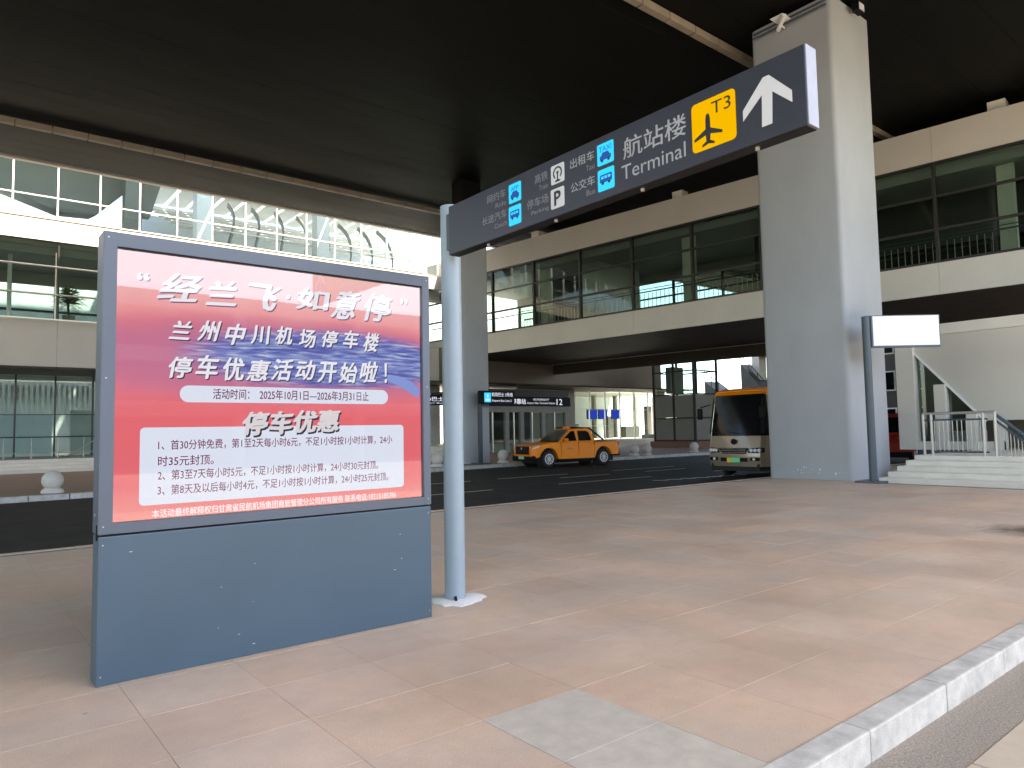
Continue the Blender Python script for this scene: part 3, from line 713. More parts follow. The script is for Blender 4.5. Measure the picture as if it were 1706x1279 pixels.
for k in range(13):
    y = 6.93 - k * 0.085; h = 1.64 - 0.66 - k * 0.0785
    if h > 0.05: MB().tube((22.9, y, 0.66), (22.9, y, 0.66 + h), 0.012, n=6).build('baluster', M['steel'], t)
E_ = thing('stair_enclosure', 'pale sloping stair enclosure with white piers below the footbridge at right', 'stair enclosure', (27.5, 9, 0.66))
MB().prism([(27.2, 11.6, 5.06), (27.2, -6, 5.06), (27.2, -6, 4.69), (27.2, 11.6, 4.69)], (3.2, 0, 0)).build('coping_band', M['cream2'], E_)
MB().prism([(27.25, 11.5, 4.685), (27.25, -5.9, 4.685), (27.25, -5.9, 1.65), (27.25, 8.52, 1.65), (27.25, 10.95, 4.45), (27.25, 11.5, 4.45)], (3.0, 0, 0)).build('side_wall', pm('satin_cladding', (0.58, 0.545, 0.47), 0.42, metal=0.1, var=0.04, scale=0.4, rvar=0.02), E_)
MB().bar((27.2, 10.9, 4.42), (27.2, 8.5, 1.62), 0.06, 0.07).build('edge_trim', M['white'], E_)
for y0, y1, zt in ((10.62, 11.22, 4.44), (9.64, 10.0, 2.93), (8.72, 9.04, 1.87), (8.0, 8.25, 1.64)):
    box('pier', M['cream2'], E_, 27.05, 27.6, y0, y1, 0.66, zt, bevel=0.01)
MB().prism([(27.35, 10.6, 4.1), (27.35, 8.6, 1.78), (27.35, 8.6, 0.7), (27.35, 10.6, 0.7)], (0.02, 0, 0)).build('glass_infill', M['glass2'], E_)
box('low_wall', M['cream2'], E_, 27.1, 27.3, 8.0, 10.6, 0.66, 0.95)
box('rear_wall', M['frost'], E_, 30.0, 30.2, 2, 11.5, 0.66, 4.6)
tag(box('equipment_box', M['blank'], None, 28.2, 28.9, 9.0, 9.9, 0.662, 1.3, bevel=0.02), 'white machine behind the glass of the stair enclosure', 'machine')
tag(box('blue_crate', pm('blue_plastic', (0.02, 0.14, 0.5), 0.5), None, 27.75, 28.1, 9.15, 9.55, 0.662, 0.95, bevel=0.02), 'small blue crate behind the railing bars', 'crate')

# lift tower behind the bus
LT = thing('lift_tower', 'glass lift tower with black frames between pickup and minibus', 'lift tower', (48, 37, 0))
lx0, lx1, ly0, ly1 = 46.0, 49.0, 34.2, 38.2
for x in (lx0, lx1):
    for y in (ly0, (ly0 + ly1) / 2, ly1): box('frame_post', M['frame_dark'], LT, x - 0.08, x + 0.08, y - 0.08, y + 0.08, 0.5, 11)
for z in (0.55, 2.35, 4.25, 6.1, 8.2, 10.9):
    for a, b in (((lx0, ly0), (lx0, ly1)), ((lx0, ly0), (lx1, ly0)), ((lx1, ly0), (lx1, ly1)), ((lx0, ly1), (lx1, ly1))):
        MB().bar((a[0], a[1], z), (b[0], b[1], z), 0.1, 0.1).build('frame_rail', M['frame_dark'], LT)
ym = (ly0 + ly1) / 2
for z0, z1, m in ((0.61, 2.29, 'frost'), (2.41, 4.19, 'frost'), (4.31, 6.04, 'glass'), (6.16, 8.14, 'glass')):
    for a, b in ((ly0 + 0.09, ym - 0.09), (ym + 0.09, ly1 - 0.09)):
        box('wall_panel', M[m], LT, lx0 - 0.02, lx0 + 0.02, a, b, z0, z1); box('wall_panel', M['glass' if m == 'glass' else m], LT, lx1 - 0.02, lx1 + 0.02, a, b, z0, z1)
    if m == 'frost': box('wall_panel', M[m], LT, lx0 + 0.09, lx1 - 0.09, ly0 - 0.02, ly0 + 0.02, z0, z1)
box('base', M['brick_red'], LT, lx0 - 0.3, lx1 + 0.3, ly0 - 0.3, ly1 + 0.3, 0.0, 0.5)
box('lift_car', M['frost'], LT, lx0 + 0.8, lx1 - 0.5, ly0 + 2.9, ly1 - 0.6, 4.4, 6.6)
# outdoor stair seen through the gap under the bridge
OS = thing('outdoor_stair', 'far outdoor stair with dark railings seen under the footbridge', 'stair', (60, 40, 0))
def flight(y0, z0, y1, z1, x=60):
    MB().prism([(x, y0, z0), (x, y1, z1), (x, y1, 0), (x, y0, 0)], (2.5, 0, 0)).build('flight', M['wall_dark'], OS)
    MB().bar((x, y0, z0 + 1.0), (x, y1, z1 + 1.0), 0.06, 0.06).build('hand_rail', M['frame_dark'], OS)
    MB().bar((x, y0, z0 + 0.5), (x, y1, z1 + 0.5), 0.04, 0.04).build('mid_rail', M['frame_dark'], OS)
    for u in (0, 0.33, 0.66, 1.0):
        y = y0 + (y1 - y0) * u; z = z0 + (z1 - z0) * u; box('rail_post', M['frame_dark'], OS, x - 0.03, x + 0.03, y - 0.03, y + 0.03, z, z + 1.0)
flight(43.3, 6.2, 40.8, 4.4); flight(39.1, 7.6, 36.4, 4.6)
box('support_wall', M['cream2'], OS, 61, 62.2, 37.7, 38.5, 0, 12); box('support_wall', M['deckc'], OS, 60.2, 62.5, 36.0, 39.15, 0, 4.9); box('landing', M['wall_in'], OS, 60, 62.5, 40.0, 44.5, 0, 4.3)
box('landing_roof', M['wall_dark'], OS, 59.5, 63, 33.5, 37.6, 8.2, 8.8)

# ================================================================== ADVERTISING BOX
K = thing('advertising_box', 'tall blue grey advertising light box with a red Chinese parking poster', 'advertising box', (2.1, 5.43, 0))
kx0, kx1, ky = 0.82, 3.375, 5.33
mb = MB(); mb.box(kx0 + 0.004, kx1 - 0.004, ky + 0.004, 5.54, 0.0, 0.955); mb.build('base_panel', M['kiosk_low'], K, bevel=0.006)
sx0, sx1, sz0, sz1 = 0.905, 3.302, 1.038, 2.895
box('frame_side', M['blue_grey'], K, kx0, sx0, ky, 5.545, 0.968, 2.992, bevel=0.006)
box('frame_side', M['blue_grey'], K, sx1, kx1, ky, 5.545, 0.968, 2.992, bevel=0.006)
box('frame_top', M['blue_grey'], K, sx0 - 0.001, sx1 + 0.001, ky + 0.002, 5.544, sz1, 2.9905)
box('frame_bottom', M['blue_grey'], K, sx0 - 0.001, sx1 + 0.001, ky + 0.002, 5.544, 0.9695, sz0)
box('back_box', M['black'], K, sx0, sx1, ky + 0.045, 5.54, sz0, sz1)
box('shadow_gap', M['black'], K, kx0 + 0.02, kx1 - 0.02, ky + 0.02, 5.53, 0.953, 0.97)
EX = 0.95 / 2 ** EXPO     # light box luminance
def poster_material():
    m = bpy.data.materials.new('backlit_poster'); m.use_nodes = True
    n = m.node_tree; L = n.links; n.nodes.remove(n.nodes['Principled BSDF'])
    g = n.nodes.new('ShaderNodeNewGeometry'); sp = n.nodes.new('ShaderNodeSeparateXYZ'); L.new(g.outputs['Position'], sp.inputs['Vector'])
    def math_(op, a, b=None, c=None):
        k = n.nodes.new('ShaderNodeMath'); k.operation = op
        for i_, q in enumerate((a, b, c)):
            if q is None: continue
            if isinstance(q, (int, float)): k.inputs[i_].default_value = q
            else: L.new(q, k.inputs[i_])
        return k.outputs['Value']
    x, z = sp.outputs['X'], sp.outputs['Z']
    nz = n.nodes.new('ShaderNodeTexNoise'); nz.inputs['Scale'].default_value = 3; nz.inputs['Detail'].default_value = 5; L.new(g.outputs['Position'], nz.inputs['Vector'])
    t_ = math_('ADD', math_('DIVIDE', math_('SUBTRACT', z, sz0), sz1 - sz0), math_('MULTIPLY', math_('SUBTRACT', nz.outputs['Fac'], 0.5), 0.10))
    cr = n.nodes.new('ShaderNodeValToRGB'); e = cr.color_ramp.elements
    e[0].position = 0; e[0].color = lin(244, 152, 164); e[1].position = 1; e[1].color = lin(250, 205, 216)
    for p_, c_ in ((0.12, lin(240, 118, 136)), (0.40, lin(240, 118, 138)), (0.50, lin(238, 136, 162)), (0.74, lin(241, 138, 158)), (0.80, lin(246, 170, 186)), (0.9, lin(250, 196, 208))):  # sky reflection and haze are mixed into these printed reds and pinks
        q = e.new(p_); q.color = c_
    L.new(t_, cr.inputs['Fac'])
    # printed motorway picture, blue, in the middle right
    def blob(cx, cz, rx, rz, soft):
        a = math_('POWER', math_('ABSOLUTE', math_('DIVIDE', math_('SUBTRACT', x, cx), rx)), 2)
        b = math_('POWER', math_('ABSOLUTE', math_('DIVIDE', math_('SUBTRACT', z, cz), rz)), 2)
        d = math_('ADD', math_('ADD', a, b), math_('MULTIPLY', math_('SUBTRACT', nz.outputs['Fac'], 0.5), 0.5))
        r = n.nodes.new('ShaderNodeMapRange'); r.interpolation_type = 'SMOOTHSTEP'
        r.inputs['From Min'].default_value = 1 - soft; r.inputs['From Max'].default_value = 1 + soft; r.inputs['To Min'].default_value = 1; r.inputs['To Max'].default_value = 0
        L.new(d, r.inputs['Value']); return r.outputs['Result']
    st_ = n.nodes.new('ShaderNodeTexNoise'); st_.inputs['Scale'].default_value = 5; st_.inputs['Detail'].default_value = 6
    mp = n.nodes.new('ShaderNodeMapping'); mp.inputs['Scale'].default_value = (1.2, 1, 11); mp.inputs['Rotation'].default_value = (0, 0.05, 0); L.new(g.outputs['Position'], mp.inputs['Vector']); L.new(mp.outputs['Vector'], st_.inputs['Vector'])
    cb = n.nodes.new('ShaderNodeValToRGB'); eb = cb.color_ramp.elements
    eb[0].position = 0.32; eb[0].color = lin(74, 84, 176); eb[1].position = 0.7; eb[1].color = lin(190, 216, 250)
    q = eb.new(0.5); q.color = lin(100, 128, 220)
    L.new(st_.outputs['Fac'], cb.inputs['Fac'])
    def mix(fac, a, b):
        k = n.nodes.new('ShaderNodeMix'); k.data_type = 'RGBA'; L.new(fac, k.inputs['Factor']); L.new(a, k.inputs['A']); L.new(b, k.inputs['B']); return k.outputs['Result']
    cm = n.nodes.new('ShaderNodeRGB'); cm.outputs[0].default_value = lin(178, 120, 178)
    c1_ = mix(math_('MULTIPLY', blob(2.2, 2.18, 1.75, 0.30, 0.6), 0.6), cr.outputs['Color'], cm.outputs[0])
    c2_ = mix(math_('MULTIPLY', blob(2.5, 2.2, 1.12, 0.225, 0.45), 0.95), c1_, cb.outputs['Color'])
    em = n.nodes.new('ShaderNodeEmission'); em.inputs['Strength'].default_value = EX; L.new(c2_, em.inputs['Color'])
    L.new(em.outputs['Emission'], n.nodes['Material Output'].inputs['Surface'])
    return m
yb = ky + 0.040
poster = MB().box(sx0 + 0.004, sx1 - 0.004, yb, yb + 0.004, sz0 + 0.004, sz1 - 0.012).build('poster', poster_material(), K)
tag(poster, 'backlit red and pink poster with white brush lettering')
def pz(d): return (0, yb - d, 0)
def sheet(name, pts, mat, d):
    return MB().prism([(x_, yb - d, z_) for x_, z_ in pts], (0, 0.0015, 0)).build(name, mat, poster)
e_white = emis('print_white', (1, 1, 1, 1), EX * 0.98)
e_box = emis('print_pale', lin(238, 246, 252), EX)
e_shadow = emis('print_shadow', lin(150, 90, 120), EX * 0.6)
e_grey = emis('print_grey', lin(70, 75, 95), EX * 0.7)
e_purple = emis('print_purple', lin(150, 40, 96), EX * 0.7)
e_red = emis('print_red', lin(205, 60, 80), EX * 0.8)
e_road = emis('print_road', lin(150, 175, 235), EX * 0.9)
X_, Z_ = (1, 0, 0), (0, 0, 1)
def ptext(s, x0, x1, zc, h, mat, bold=0.0, shear=0.0, d=0.006, sh=None):
    if sh: text(s, sh, poster, pz(d - 0.0015), X_, Z_, x0 + 0.008, x1 + 0.008, zc=zc - 0.008, h=h, bold=bold, shear=shear, name='print_shadow')
    return text(s, mat, poster, pz(d), X_, Z_, x0, x1, zc=zc, h=h, bold=bold, shear=shear, name='print')
BR = 0.032
# brush headline
for ch, x0, x1, zc, h in (('经', 1.18, 1.45, 2.655, 0.2), ('兰', 1.50, 1.715, 2.655, 0.19), ('飞', 1.765, 2.02, 2.655, 0.2), ('·', 2.08, 2.115, 2.68, 0.035), ('如', 2.165, 2.44, 2.675, 0.17), ('意', 2.48, 2.70, 2.665, 0.235), ('停', 2.75, 3.01, 2.66, 0.23)):
    ptext(ch, x0, x1, zc + random.uniform(-0.008, 0.008), h * 1.05, e_white, BR, random.uniform(0.1, 0.3), sh=e_shadow)
ptext('“', 1.03, 1.11, 2.715, 0.055, e_white, 0.02, sh=e_shadow); ptext('”', 3.10, 3.175, 2.745, 0.055, e_white, 0.02, sh=e_shadow)
for k, ch in enumerate('兰州中川机场停车楼'):
    x_ = 1.255 + k * 0.187; ptext(ch, x_, x_ + 0.135, 2.358 + 0.002 * k + 0.008 * math.sin(k * 2.1), 0.145 * random.uniform(0.92, 1.12), e_white, BR * 0.9, random.uniform(0.08, 0.3), sh=e_grey)
for k, ch in enumerate('停车优惠活动开始啦'):
    x_ = 1.238 + k * 0.185; ptext(ch, x_, x_ + 0.155, 2.092 + 0.002 * k + 0.008 * math.sin(k * 1.7), 0.165 * random.uniform(0.92, 1.1), e_white, BR * 0.9, random.uniform(0.08, 0.3), sh=e_grey)
ptext('！', 2.94, 2.965, 2.11, 0.17, e_white, 0.02, sh=e_grey)
sheet('date_pill', rrect(1.316, 2.974, 1.845, 1.965, 0.058), e_box, 0.003)
ptext('活动时间：  2025年10月1日—2026年3月31日止', 1.54, 2.79, 1.908, 0.078, e_purple, 0.012)
sheet('terms_box', rrect(1.066, 3.122, 1.137, 1.668, 0.03), e_box, 0.003)
ptext('停车优惠', 1.762, 2.54, 1.683, 0.198, e_grey, 0.05, 0.08, d=0.0065); ptext('停车优惠', 1.75, 2.528, 1.697, 0.198, emis('print_offwhite', lin(238, 232, 226), EX), 0.045, 0.08, d=0.0085)
ptext('1、首30分钟免费，第1至2天每小时6元，不足1小时按1小时计算，24小', 1.18, 3.01, 1.545, 0.072, e_purple, 0.008)
ptext('时35元封顶。', 1.18, 1.55, 1.434, 0.072, e_purple, 0.008)
ptext('2、第3至7天每小时5元，不足1小时按1小时计算，24小时30元封顶。', 1.18, 2.875, 1.336, 0.072, e_purple, 0.008)
ptext('3、第8天及以后每小时4元，不足1小时按1小时计算，24小时25元封顶。', 1.18, 2.97, 1.234, 0.072, e_purple, 0.008)
ptext('本活动最终解释权归甘肃省民航机场集团商旅管理分公司所有服务 联系电话:18215185786', 1.147, 3.045, 1.077, 0.058, e_white, 0.014)
for k in range(16):
    x_ = 1.9 + k * 0.085; z_ = 2.13 + 0.1 * random.random()
    sheet('road_streak', [(x_ - 0.2, z_), (x_ + 0.15, z_ - 0.012), (x_ + 0.15, z_ - 0.006), (x_ - 0.2, z_ + 0.005)], e_road, 0.0022 + 0.00002 * k)
sheet('road_curve', [(2.95, 2.06), (3.15, 1.97), (3.28, 1.9), (3.285, 1.99), (3.2, 2.05), (3.0, 2.1)], e_road, 0.002)
box('cover_glass', M['cover'], K, sx0 + 0.001, sx1 - 0.001, ky + 0.018, ky + 0.022, sz0 + 0.001, sz1 - 0.001)
box('reveal', M['black'], K, sx0, sx1, ky + 0.006, ky + 0.04, sz1 - 0.011, sz1 - 0.0005)
for x_ in (kx0 + 0.03, kx1 - 0.03):
    for z_ in (0.06, 0.9, 1.02, 2.0, 2.95): MB().tube((x_, ky - 0.0015, z_), (x_, ky + 0.006, z_), 0.005, n=8).build('screw', M['steel'], K)
for k in range(16):
    x_, z_ = random.uniform(0.9, 3.3), random.uniform(0.03, 0.9); l_ = random.uniform(0.004, 0.02)
    MB().box(x_, x_ + l_, ky + 0.0025, ky + 0.0039, z_, z_ + random.uniform(0.002, 0.005)).build('scuff', M['mortar'] if k % 3 else M['slate'], K)
MB().tube((kx0 - 0.003, 5.45, 1.09), (kx0 + 0.002, 5.45, 1.09), 0.012, n=10).build('lock', M['steel'], K)
box('hinge', M['black'], K, kx0 - 0.004, kx0 + 0.002, 5.36, 5.39, 0.93, 1.03)

# ================================================================== DIRECTION SIGN
D = thing('direction_sign', 'dark overhead direction sign to Terminal T3 on a pale round post', 'sign', (3.86, 5.70, 0))
pc = (3.865, 5.70)
MB().tube((*pc, 0.0), (*pc, 3.80), 0.098, n=32).build('post', M['post'], D, smooth=True)
MB().lathe([(0.098, 0), (0.098, 0.012), (0.04, 0.03)], (*pc, 3.80), 32).build('post_cap', M['post'], D, smooth=True)
mb = MB(); ring = []
for k in range(22):
    a = 2 * math.pi * k / 22; r = random.uniform(0.2, 0.3) * (1.15 if k in (20, 21, 0, 1) else 1); ring.append((pc[0] + r * math.cos(a), pc[1] + r * math.sin(a)))
mb.loft([[(x, y, 0.001) for x, y in ring], [(pc[0] + (x - pc[0]) * 0.9, pc[1] + (y - pc[1]) * 0.9, 0.016) for x, y in ring], [(pc[0] + (x - pc[0]) * 0.45, pc[1] + (y - pc[1]) * 0.45, 0.028) for x, y in ring]])
mb.build('mortar_collar', M['mortar'], D, smooth=True)
MB().tube((3.80, 5.585, 0.02), (3.80, 5.605, 0.06), 0.014, n=8).build('drain_hole', M['black'], D)
Sx = 3.75
box('sign_box', M['sign_dark'], D, Sx, 3.865, 1.952, 5.56, 3.285, 3.758, bevel=0.004, seg=1)
box('end_cap', pm('pale_end_cap', (0.25, 0.26, 0.31), 0.45, var=0.12, scale=7), D, Sx + 0.002, 3.863, 1.945, 1.951, 3.29, 3.755)
box('underside', M['black'], D, Sx + 0.006, 3.859, 1.96, 5.55, 3.281, 3.2845)
for y in (5.62, ): box('clamp', M['slate'], D, 3.77, 3.85, 5.555, 5.63, 3.35, 3.7)
sorg = (Sx - 0.001, 0, 0); sxd, sup = (0, -1, 0), (0, 0, 1)
def stext(s, y0, y1, zc, h, mat, bold=0.0, d=0.0015, par=D): return text(s, mat, par, (Sx - d, 0, 0), sxd, sup, -y0, -y1, zc=zc, h=h, bold=bold, thick=0.0)
def sshape(name, pts, mat, d=0.002, par=D): return MB().prism([(Sx - d, y_, z_) for y_, z_ in pts], (0.0015, 0, 0)).build(name, mat, par)
stext('航站楼', 3.325, 2.775, 3.588, 0.152, M['txt_grey'], 0.008); stext('Terminal', 3.345, 2.785, 3.42, 0.103, M['txt_grey'], 0.0)
e_yel = emis('icon_yellow', lin(255, 190, 0), 1.0 / 2 ** EXPO); e_cy = emis('icon_cyan', lin(0, 206, 255), 1.25 / 2 ** EXPO)
ic = sshape('terminal_icon', rrect(2.405, 2.73, 3.362, 3.682, 0.03), e_yel)
text('T3', M['icon_black'], ic, (Sx - 0.0035, 0, 0), sxd, sup, -2.578, -2.437, zc=3.61, h=0.082)
def plane_pts():
    half = [(0.0, 0.205), (0.013, 0.19), (0.017, 0.165), (0.018, 0.105), (0.105, 0.062), (0.105, 0.044), (0.018, 0.066), (0.014, 0.026), (0.046, 0.008), (0.046, -0.006), (0.0, 0.006)]
    return half + [(-x, z) for x, z in reversed(half[1:-1])]
sshape('plane_mark', [(2.608 - x, 3.388 + z) for x, z in plane_pts()], M['icon_black'], 0.0037, ic)
sshape('arrow', [(2.176, 3.665), (2.037, 3.518), (2.037, 3.447), (2.158, 3.558), (2.166, 3.368), (2.233, 3.368), (2.226, 3.562), (2.356, 3.446), (2.356, 3.512), (2.215, 3.665)], M['icon_white'])
def sicon(name, y0, y1, z0, z1, mat): return sshape(name, rrect(y1, y0, z0, z1, 0.014), mat)
def vehicle_mark(par, y0, y1, z0, z1, kind):
    yc, w2 = (y0 + y1) / 2, (y0 - y1)
    z = z0 + 0.045
    dm = emis('icon_mark', lin(60, 110, 190), 0.7 / 2 ** EXPO) if 'icon_mark' not in bpy.data.materials else bpy.data.materials['icon_mark']
    pts = [(-0.055, 0), (-0.055, 0.03), (-0.04, 0.034), (-0.028, 0.056), (0.028, 0.056), (0.04, 0.034), (0.055, 0.03), (0.055, 0)] if kind == 'car' else rrect(-0.06, 0.06, 0.0, 0.06, 0.012)
    sshape('vehicle_mark', [(yc + a, z + b) for a, b in pts], dm, 0.0037, par)
    for s_ in (-1, 1): sshape('wheel_mark', [(yc + s_ * 0.032 + 0.012 * math.cos(t_), z - 0.004 + 0.012 * math.sin(t_)) for t_ in [k * 0.628 for k in range(10)]], M['icon_black'], 0.0042, par)
    if kind == 'bus':
        for k in range(3): sshape('window_mark', [(yc - 0.046 + k * 0.034, z + 0.028), (yc - 0.02 + k * 0.034, z + 0.028), (yc - 0.02 + k * 0.034, z + 0.048), (yc - 0.046 + k * 0.034, z + 0.048)], e_cy, 0.0045, par)
dmt = None
i1 = sicon('taxi_icon', 3.58, 3.415, 3.538, 3.70, e_cy); vehicle_mark(i1, 3.58, 3.415, 3.53, 3.7, 'car')
text('TAXI', bpy.data.materials['icon_mark'], i1, (Sx - 0.0037, 0, 0), sxd, sup, -3.56, -3.435, zc=3.658, h=0.038)
i2 = sicon('bus_icon', 3.58, 3.415, 3.345, 3.507, e_cy); vehicle_mark(i2, 3.58, 3.415, 3.36, 3.5, 'bus')
i3 = sicon('rail_icon', 4.092, 3.937, 3.544, 3.697, M['icon_white'])
cy_, cz_ = 4.0145, 3.628
mbp = [(cy_ + 0.052 * math.cos(t_), cz_ + 0.052 * math.sin(t_)) for t_ in [math.radians(-50 + 280 * k / 20) for k in range(21)]]
mbp += [(cy_ + 0.039 * math.cos(t_), cz_ + 0.039 * math.sin(t_)) for t_ in [math.radians(-50 + 280 * k / 20) for k in reversed(range(21))]]
sshape('rail_mark', mbp, M['icon_black'], 0.0037, i3)
sshape('rail_head', [(cy_ - 0.016, cz_ + 0.012), (cy_ + 0.016, cz_ + 0.012), (cy_ + 0.006, cz_ - 0.01), (cy_ + 0.006, cz_ - 0.05), (cy_ + 0.03, cz_ - 0.062), (cy_ + 0.03, cz_ - 0.07), (cy_ - 0.03, cz_ - 0.07), (cy_ - 0.03, cz_ - 0.062), (cy_ - 0.006, cz_ - 0.05), (cy_ - 0.006, cz_ - 0.01)], M['icon_black'], 0.0037, i3)
i4 = sicon('parking_icon', 4.10, 3.943, 3.348, 3.507, M['icon_white'])
text('P', M['icon_black'], i4, (Sx - 0.0037, 0, 0), sxd, sup, -4.06, -3.982, zc=3.427, h=0.118, bold=0.03)
i5 = sicon('ride_icon', 4.632, 4.468, 3.535, 3.70, e_cy); vehicle_mark(i5, 4.632, 4.468, 3.53, 3.7, 'car')
text('APP', bpy.data.materials['icon_mark'], i5, (Sx - 0.0037, 0, 0), sxd, sup, -4.60, -4.50, zc=3.655, h=0.036)
i6 = sicon('coach_icon', 4.637, 4.472, 3.342, 3.507, e_cy); vehicle_mark(i6, 4.637, 4.472, 3.36, 3.5, 'bus')
for s_, en, y0, y1, ec, zc in (('出租车', 'Taxi', 3.87, 3.61, 3.70, 3.648), ('公交车', 'Bus', 3.87, 3.61, 3.70, 3.458), ('高铁', 'Train', 4.29, 4.13, 4.24, 3.65), ('停车场', 'Parking', 4.395, 4.128, 4.34, 3.462), ('网约车', 'Ride', 4.94, 4.672, 4.82, 3.655), ('长途汽车', 'Coach', 5.02, 4.665, 4.84, 3.475)):
    stext(s_, y0, y1, zc, 0.075, M['txt_grey'] if y0 < 4.0 else M['txt_dim'], 0.004); stext(en, ec, y1, zc - 0.085, 0.042, M['txt_dim'])
for k in range(4): MB().tube((Sx + 0.05, 2.3 + k * 0.9, 3.262), (Sx + 0.05, 2.3 + k * 0.9, 3.282), 0.014, n=8).build('bolt', M['steel'], D)

# ================================================================== BLANK SIGN and BUS STOP SIGN
B = thing('blank_sign', 'blank white sign panel on a slate post beside the big grey column', 'sign', (20.02, 9.0, 0))
bx_, by_ = 19.95, 9.0
MB().tube((bx_, by_, 0.05), (bx_, by_, 4.58), 0.105, n=20).build('post', M['slate'], B, smooth=True)
box('base_plate', M['slate'], B, bx_ - 0.36, bx_ + 0.36, by_ - 0.36, by_ + 0.36, 0.001, 0.055, bevel=0.01)
u = Vector((0.777, -0.629, 0)); v = Vector((0.629, 0.777, 0)); o = Vector((bx_, by_, 0))
def slabp(a0, a1, b0, b1, z0, z1, name, mat): return MB().prism([o + u * a + v * b + Vector((0, 0, z0)) for a, b in ((a0, b0), (a1, b0), (a1, b1), (a0, b1))], (0, 0, z1 - z0)).build(name, M[mat], B)
slabp(0.0, 2.02, -0.06, 0.06, 3.70, 4.60, 'panel_case', 'slate'); slabp(0.16, 1.99, -0.068, -0.0605, 3.755, 4.575, 'panel_face', 'blank')
slabp(0.1, 0.15, -0.09, -0.061, 3.72, 4.58, 'hinge_strip', 'slate')

BS = thing('bus_stop_sign', 'black airport bus sign with cyan bus symbol on a thin post', 'sign', (20.75, 28.2, 0))
box('post', M['slate'], BS, 20.66, 20.84, 28.15, 28.3, 0.04, 3.56); box('base_plate', M['slate'], BS, 20.35, 21.2, 27.95, 28.5, 0.001, 0.045)
box('panel', M['black'], BS, 20.6, 22.8, 28.02, 28.148, 2.94, 3.6)
box('symbol', e_cy, BS, 20.88, 21.28, 28.008, 28.019, 3.03, 3.5)
box('bus_mark', lit, BS, 20.95, 21.21, 28.002, 28.0075, 3.09, 3.2); box('bus_mark', lit, BS, 21.04, 21.12, 28.002, 28.0075, 3.26, 3.42)
text('机场巴士 2号线', lit, BS, (0, 28.015, 0), X_, Z_, 21.33, 22.68, zc=3.42, h=0.2, bold=0.02)
text('Airport Bus Line 2', lit, BS, (0, 28.015, 0), X_, Z_, 21.33, 22.6, zc=3.1, h=0.15, bold=0.01)

# ================================================================== BOLLARDS
def bollard(x, y, label):
    t = thing('stone_bollard', label, 'bollard', (x, y, 0), group='stone ball bollards along the far kerb')
    return t
bb = MB().lathe([(0.30, 0.0), (0.30, 0.05), (0.27, 0.10), (0.22, 0.14)], (0, 0, 0.002), 24).mesh('base', M['bollard'], smooth=True)
pr = [(0.29 * math.sin(math.radians(a)) + 0.001, 0.37 - 0.29 * math.cos(math.radians(a))) for a in range(32, 181, 12)]
ball = MB().lathe(pr, (0, 0, 0), 24).mesh('ball', M['bollard'], smooth=True)
for x, y, l in ((2.68, 25.3, 'stone ball bollard on the far kerb left of the advertising box'), (17.9, 27.75, 'stone ball bollard just left of the round sign post'), (22.1, 28.15, 'stone ball bollard in front of the orange pickup nose'),
                (28.9, 28.3, 'stone ball bollard behind the rear wheel of the pickup'), (32.0, 28.2, 'stone ball bollard right of the pickup, left of a close pair'), (33.0, 28.1, 'stone ball bollard right of the pickup, right of a close pair'), (37.6, 28.1, 'stone ball bollard just left of the minibus')):
    t = bollard(x, y, l); inst('base', bb, t, (0, 0, 0)); inst('ball', ball, t, (0, 0, 0))

# ================================================================== VEHICLES
def wheel(parent, x, y, r, wd, side):
    w_ = MB().lathe([(r * 0.62, -wd / 2), (r * 0.93, -wd / 2), (r, -wd * 0.32), (r, wd * 0.32), (r * 0.93, wd / 2), (r * 0.62, wd / 2)], (x, y, r), 28, axis='y').build('wheel', M['rubber'], parent, local=True, smooth=True)
    yo = y + side * (wd * 0.5 + 0.004)
    rim = MB()
    n = 28; i0 = 0
    pts_o = [(x + r * 0.63 * math.cos(2 * math.pi * k / n), r + r * 0.63 * math.sin(2 * math.pi * k / n)) for k in range(n)]
    pts_i = [(x + r * 0.53 * math.cos(2 * math.pi * k / n), r + r * 0.53 * math.sin(2 * math.pi * k / n)) for k in range(n)]
    for k in range(n):
        a, b, c, d = pts_o[k], pts_o[(k + 1) % n], pts_i[(k + 1) % n], pts_i[k]
        rim.prism([(a[0], yo, a[1]), (b[0], yo, b[1]), (c[0], yo, c[1]), (d[0], yo, d[1])], (0, side * 0.015, 0))
    for k in range(10):
        t_ = 2 * math.pi * k / 10
        rim.bar((x + r * 0.1 * math.cos(t_), yo, r + r * 0.1 * math.sin(t_)), (x + r * 0.55 * math.cos(t_), yo, r + r * 0.55 * math.sin(t_)), 0.03, 0.05, up=(0, 1, 0))
    rim.tube((x, yo - 0.01 * side, r), (x, yo + 0.02 * side, r), r * 0.16, n=14)
    rim.build('rim', M['rim'], w_, local=True)

def arc(cx, r, z0, a0, a1, n=10):
    return [(cx + r * math.cos(math.radians(a0 + (a1 - a0) * k / n)), z0 + r * math.sin(math.radians(a0 + (a1 - a0) * k / n))) for k in range(n + 1)]

TR = thing('pickup_truck', 'bright orange double cab pickup parked at the far kerb', 'pickup', (24.0, 25.5, -0.15), math.radians(-8))
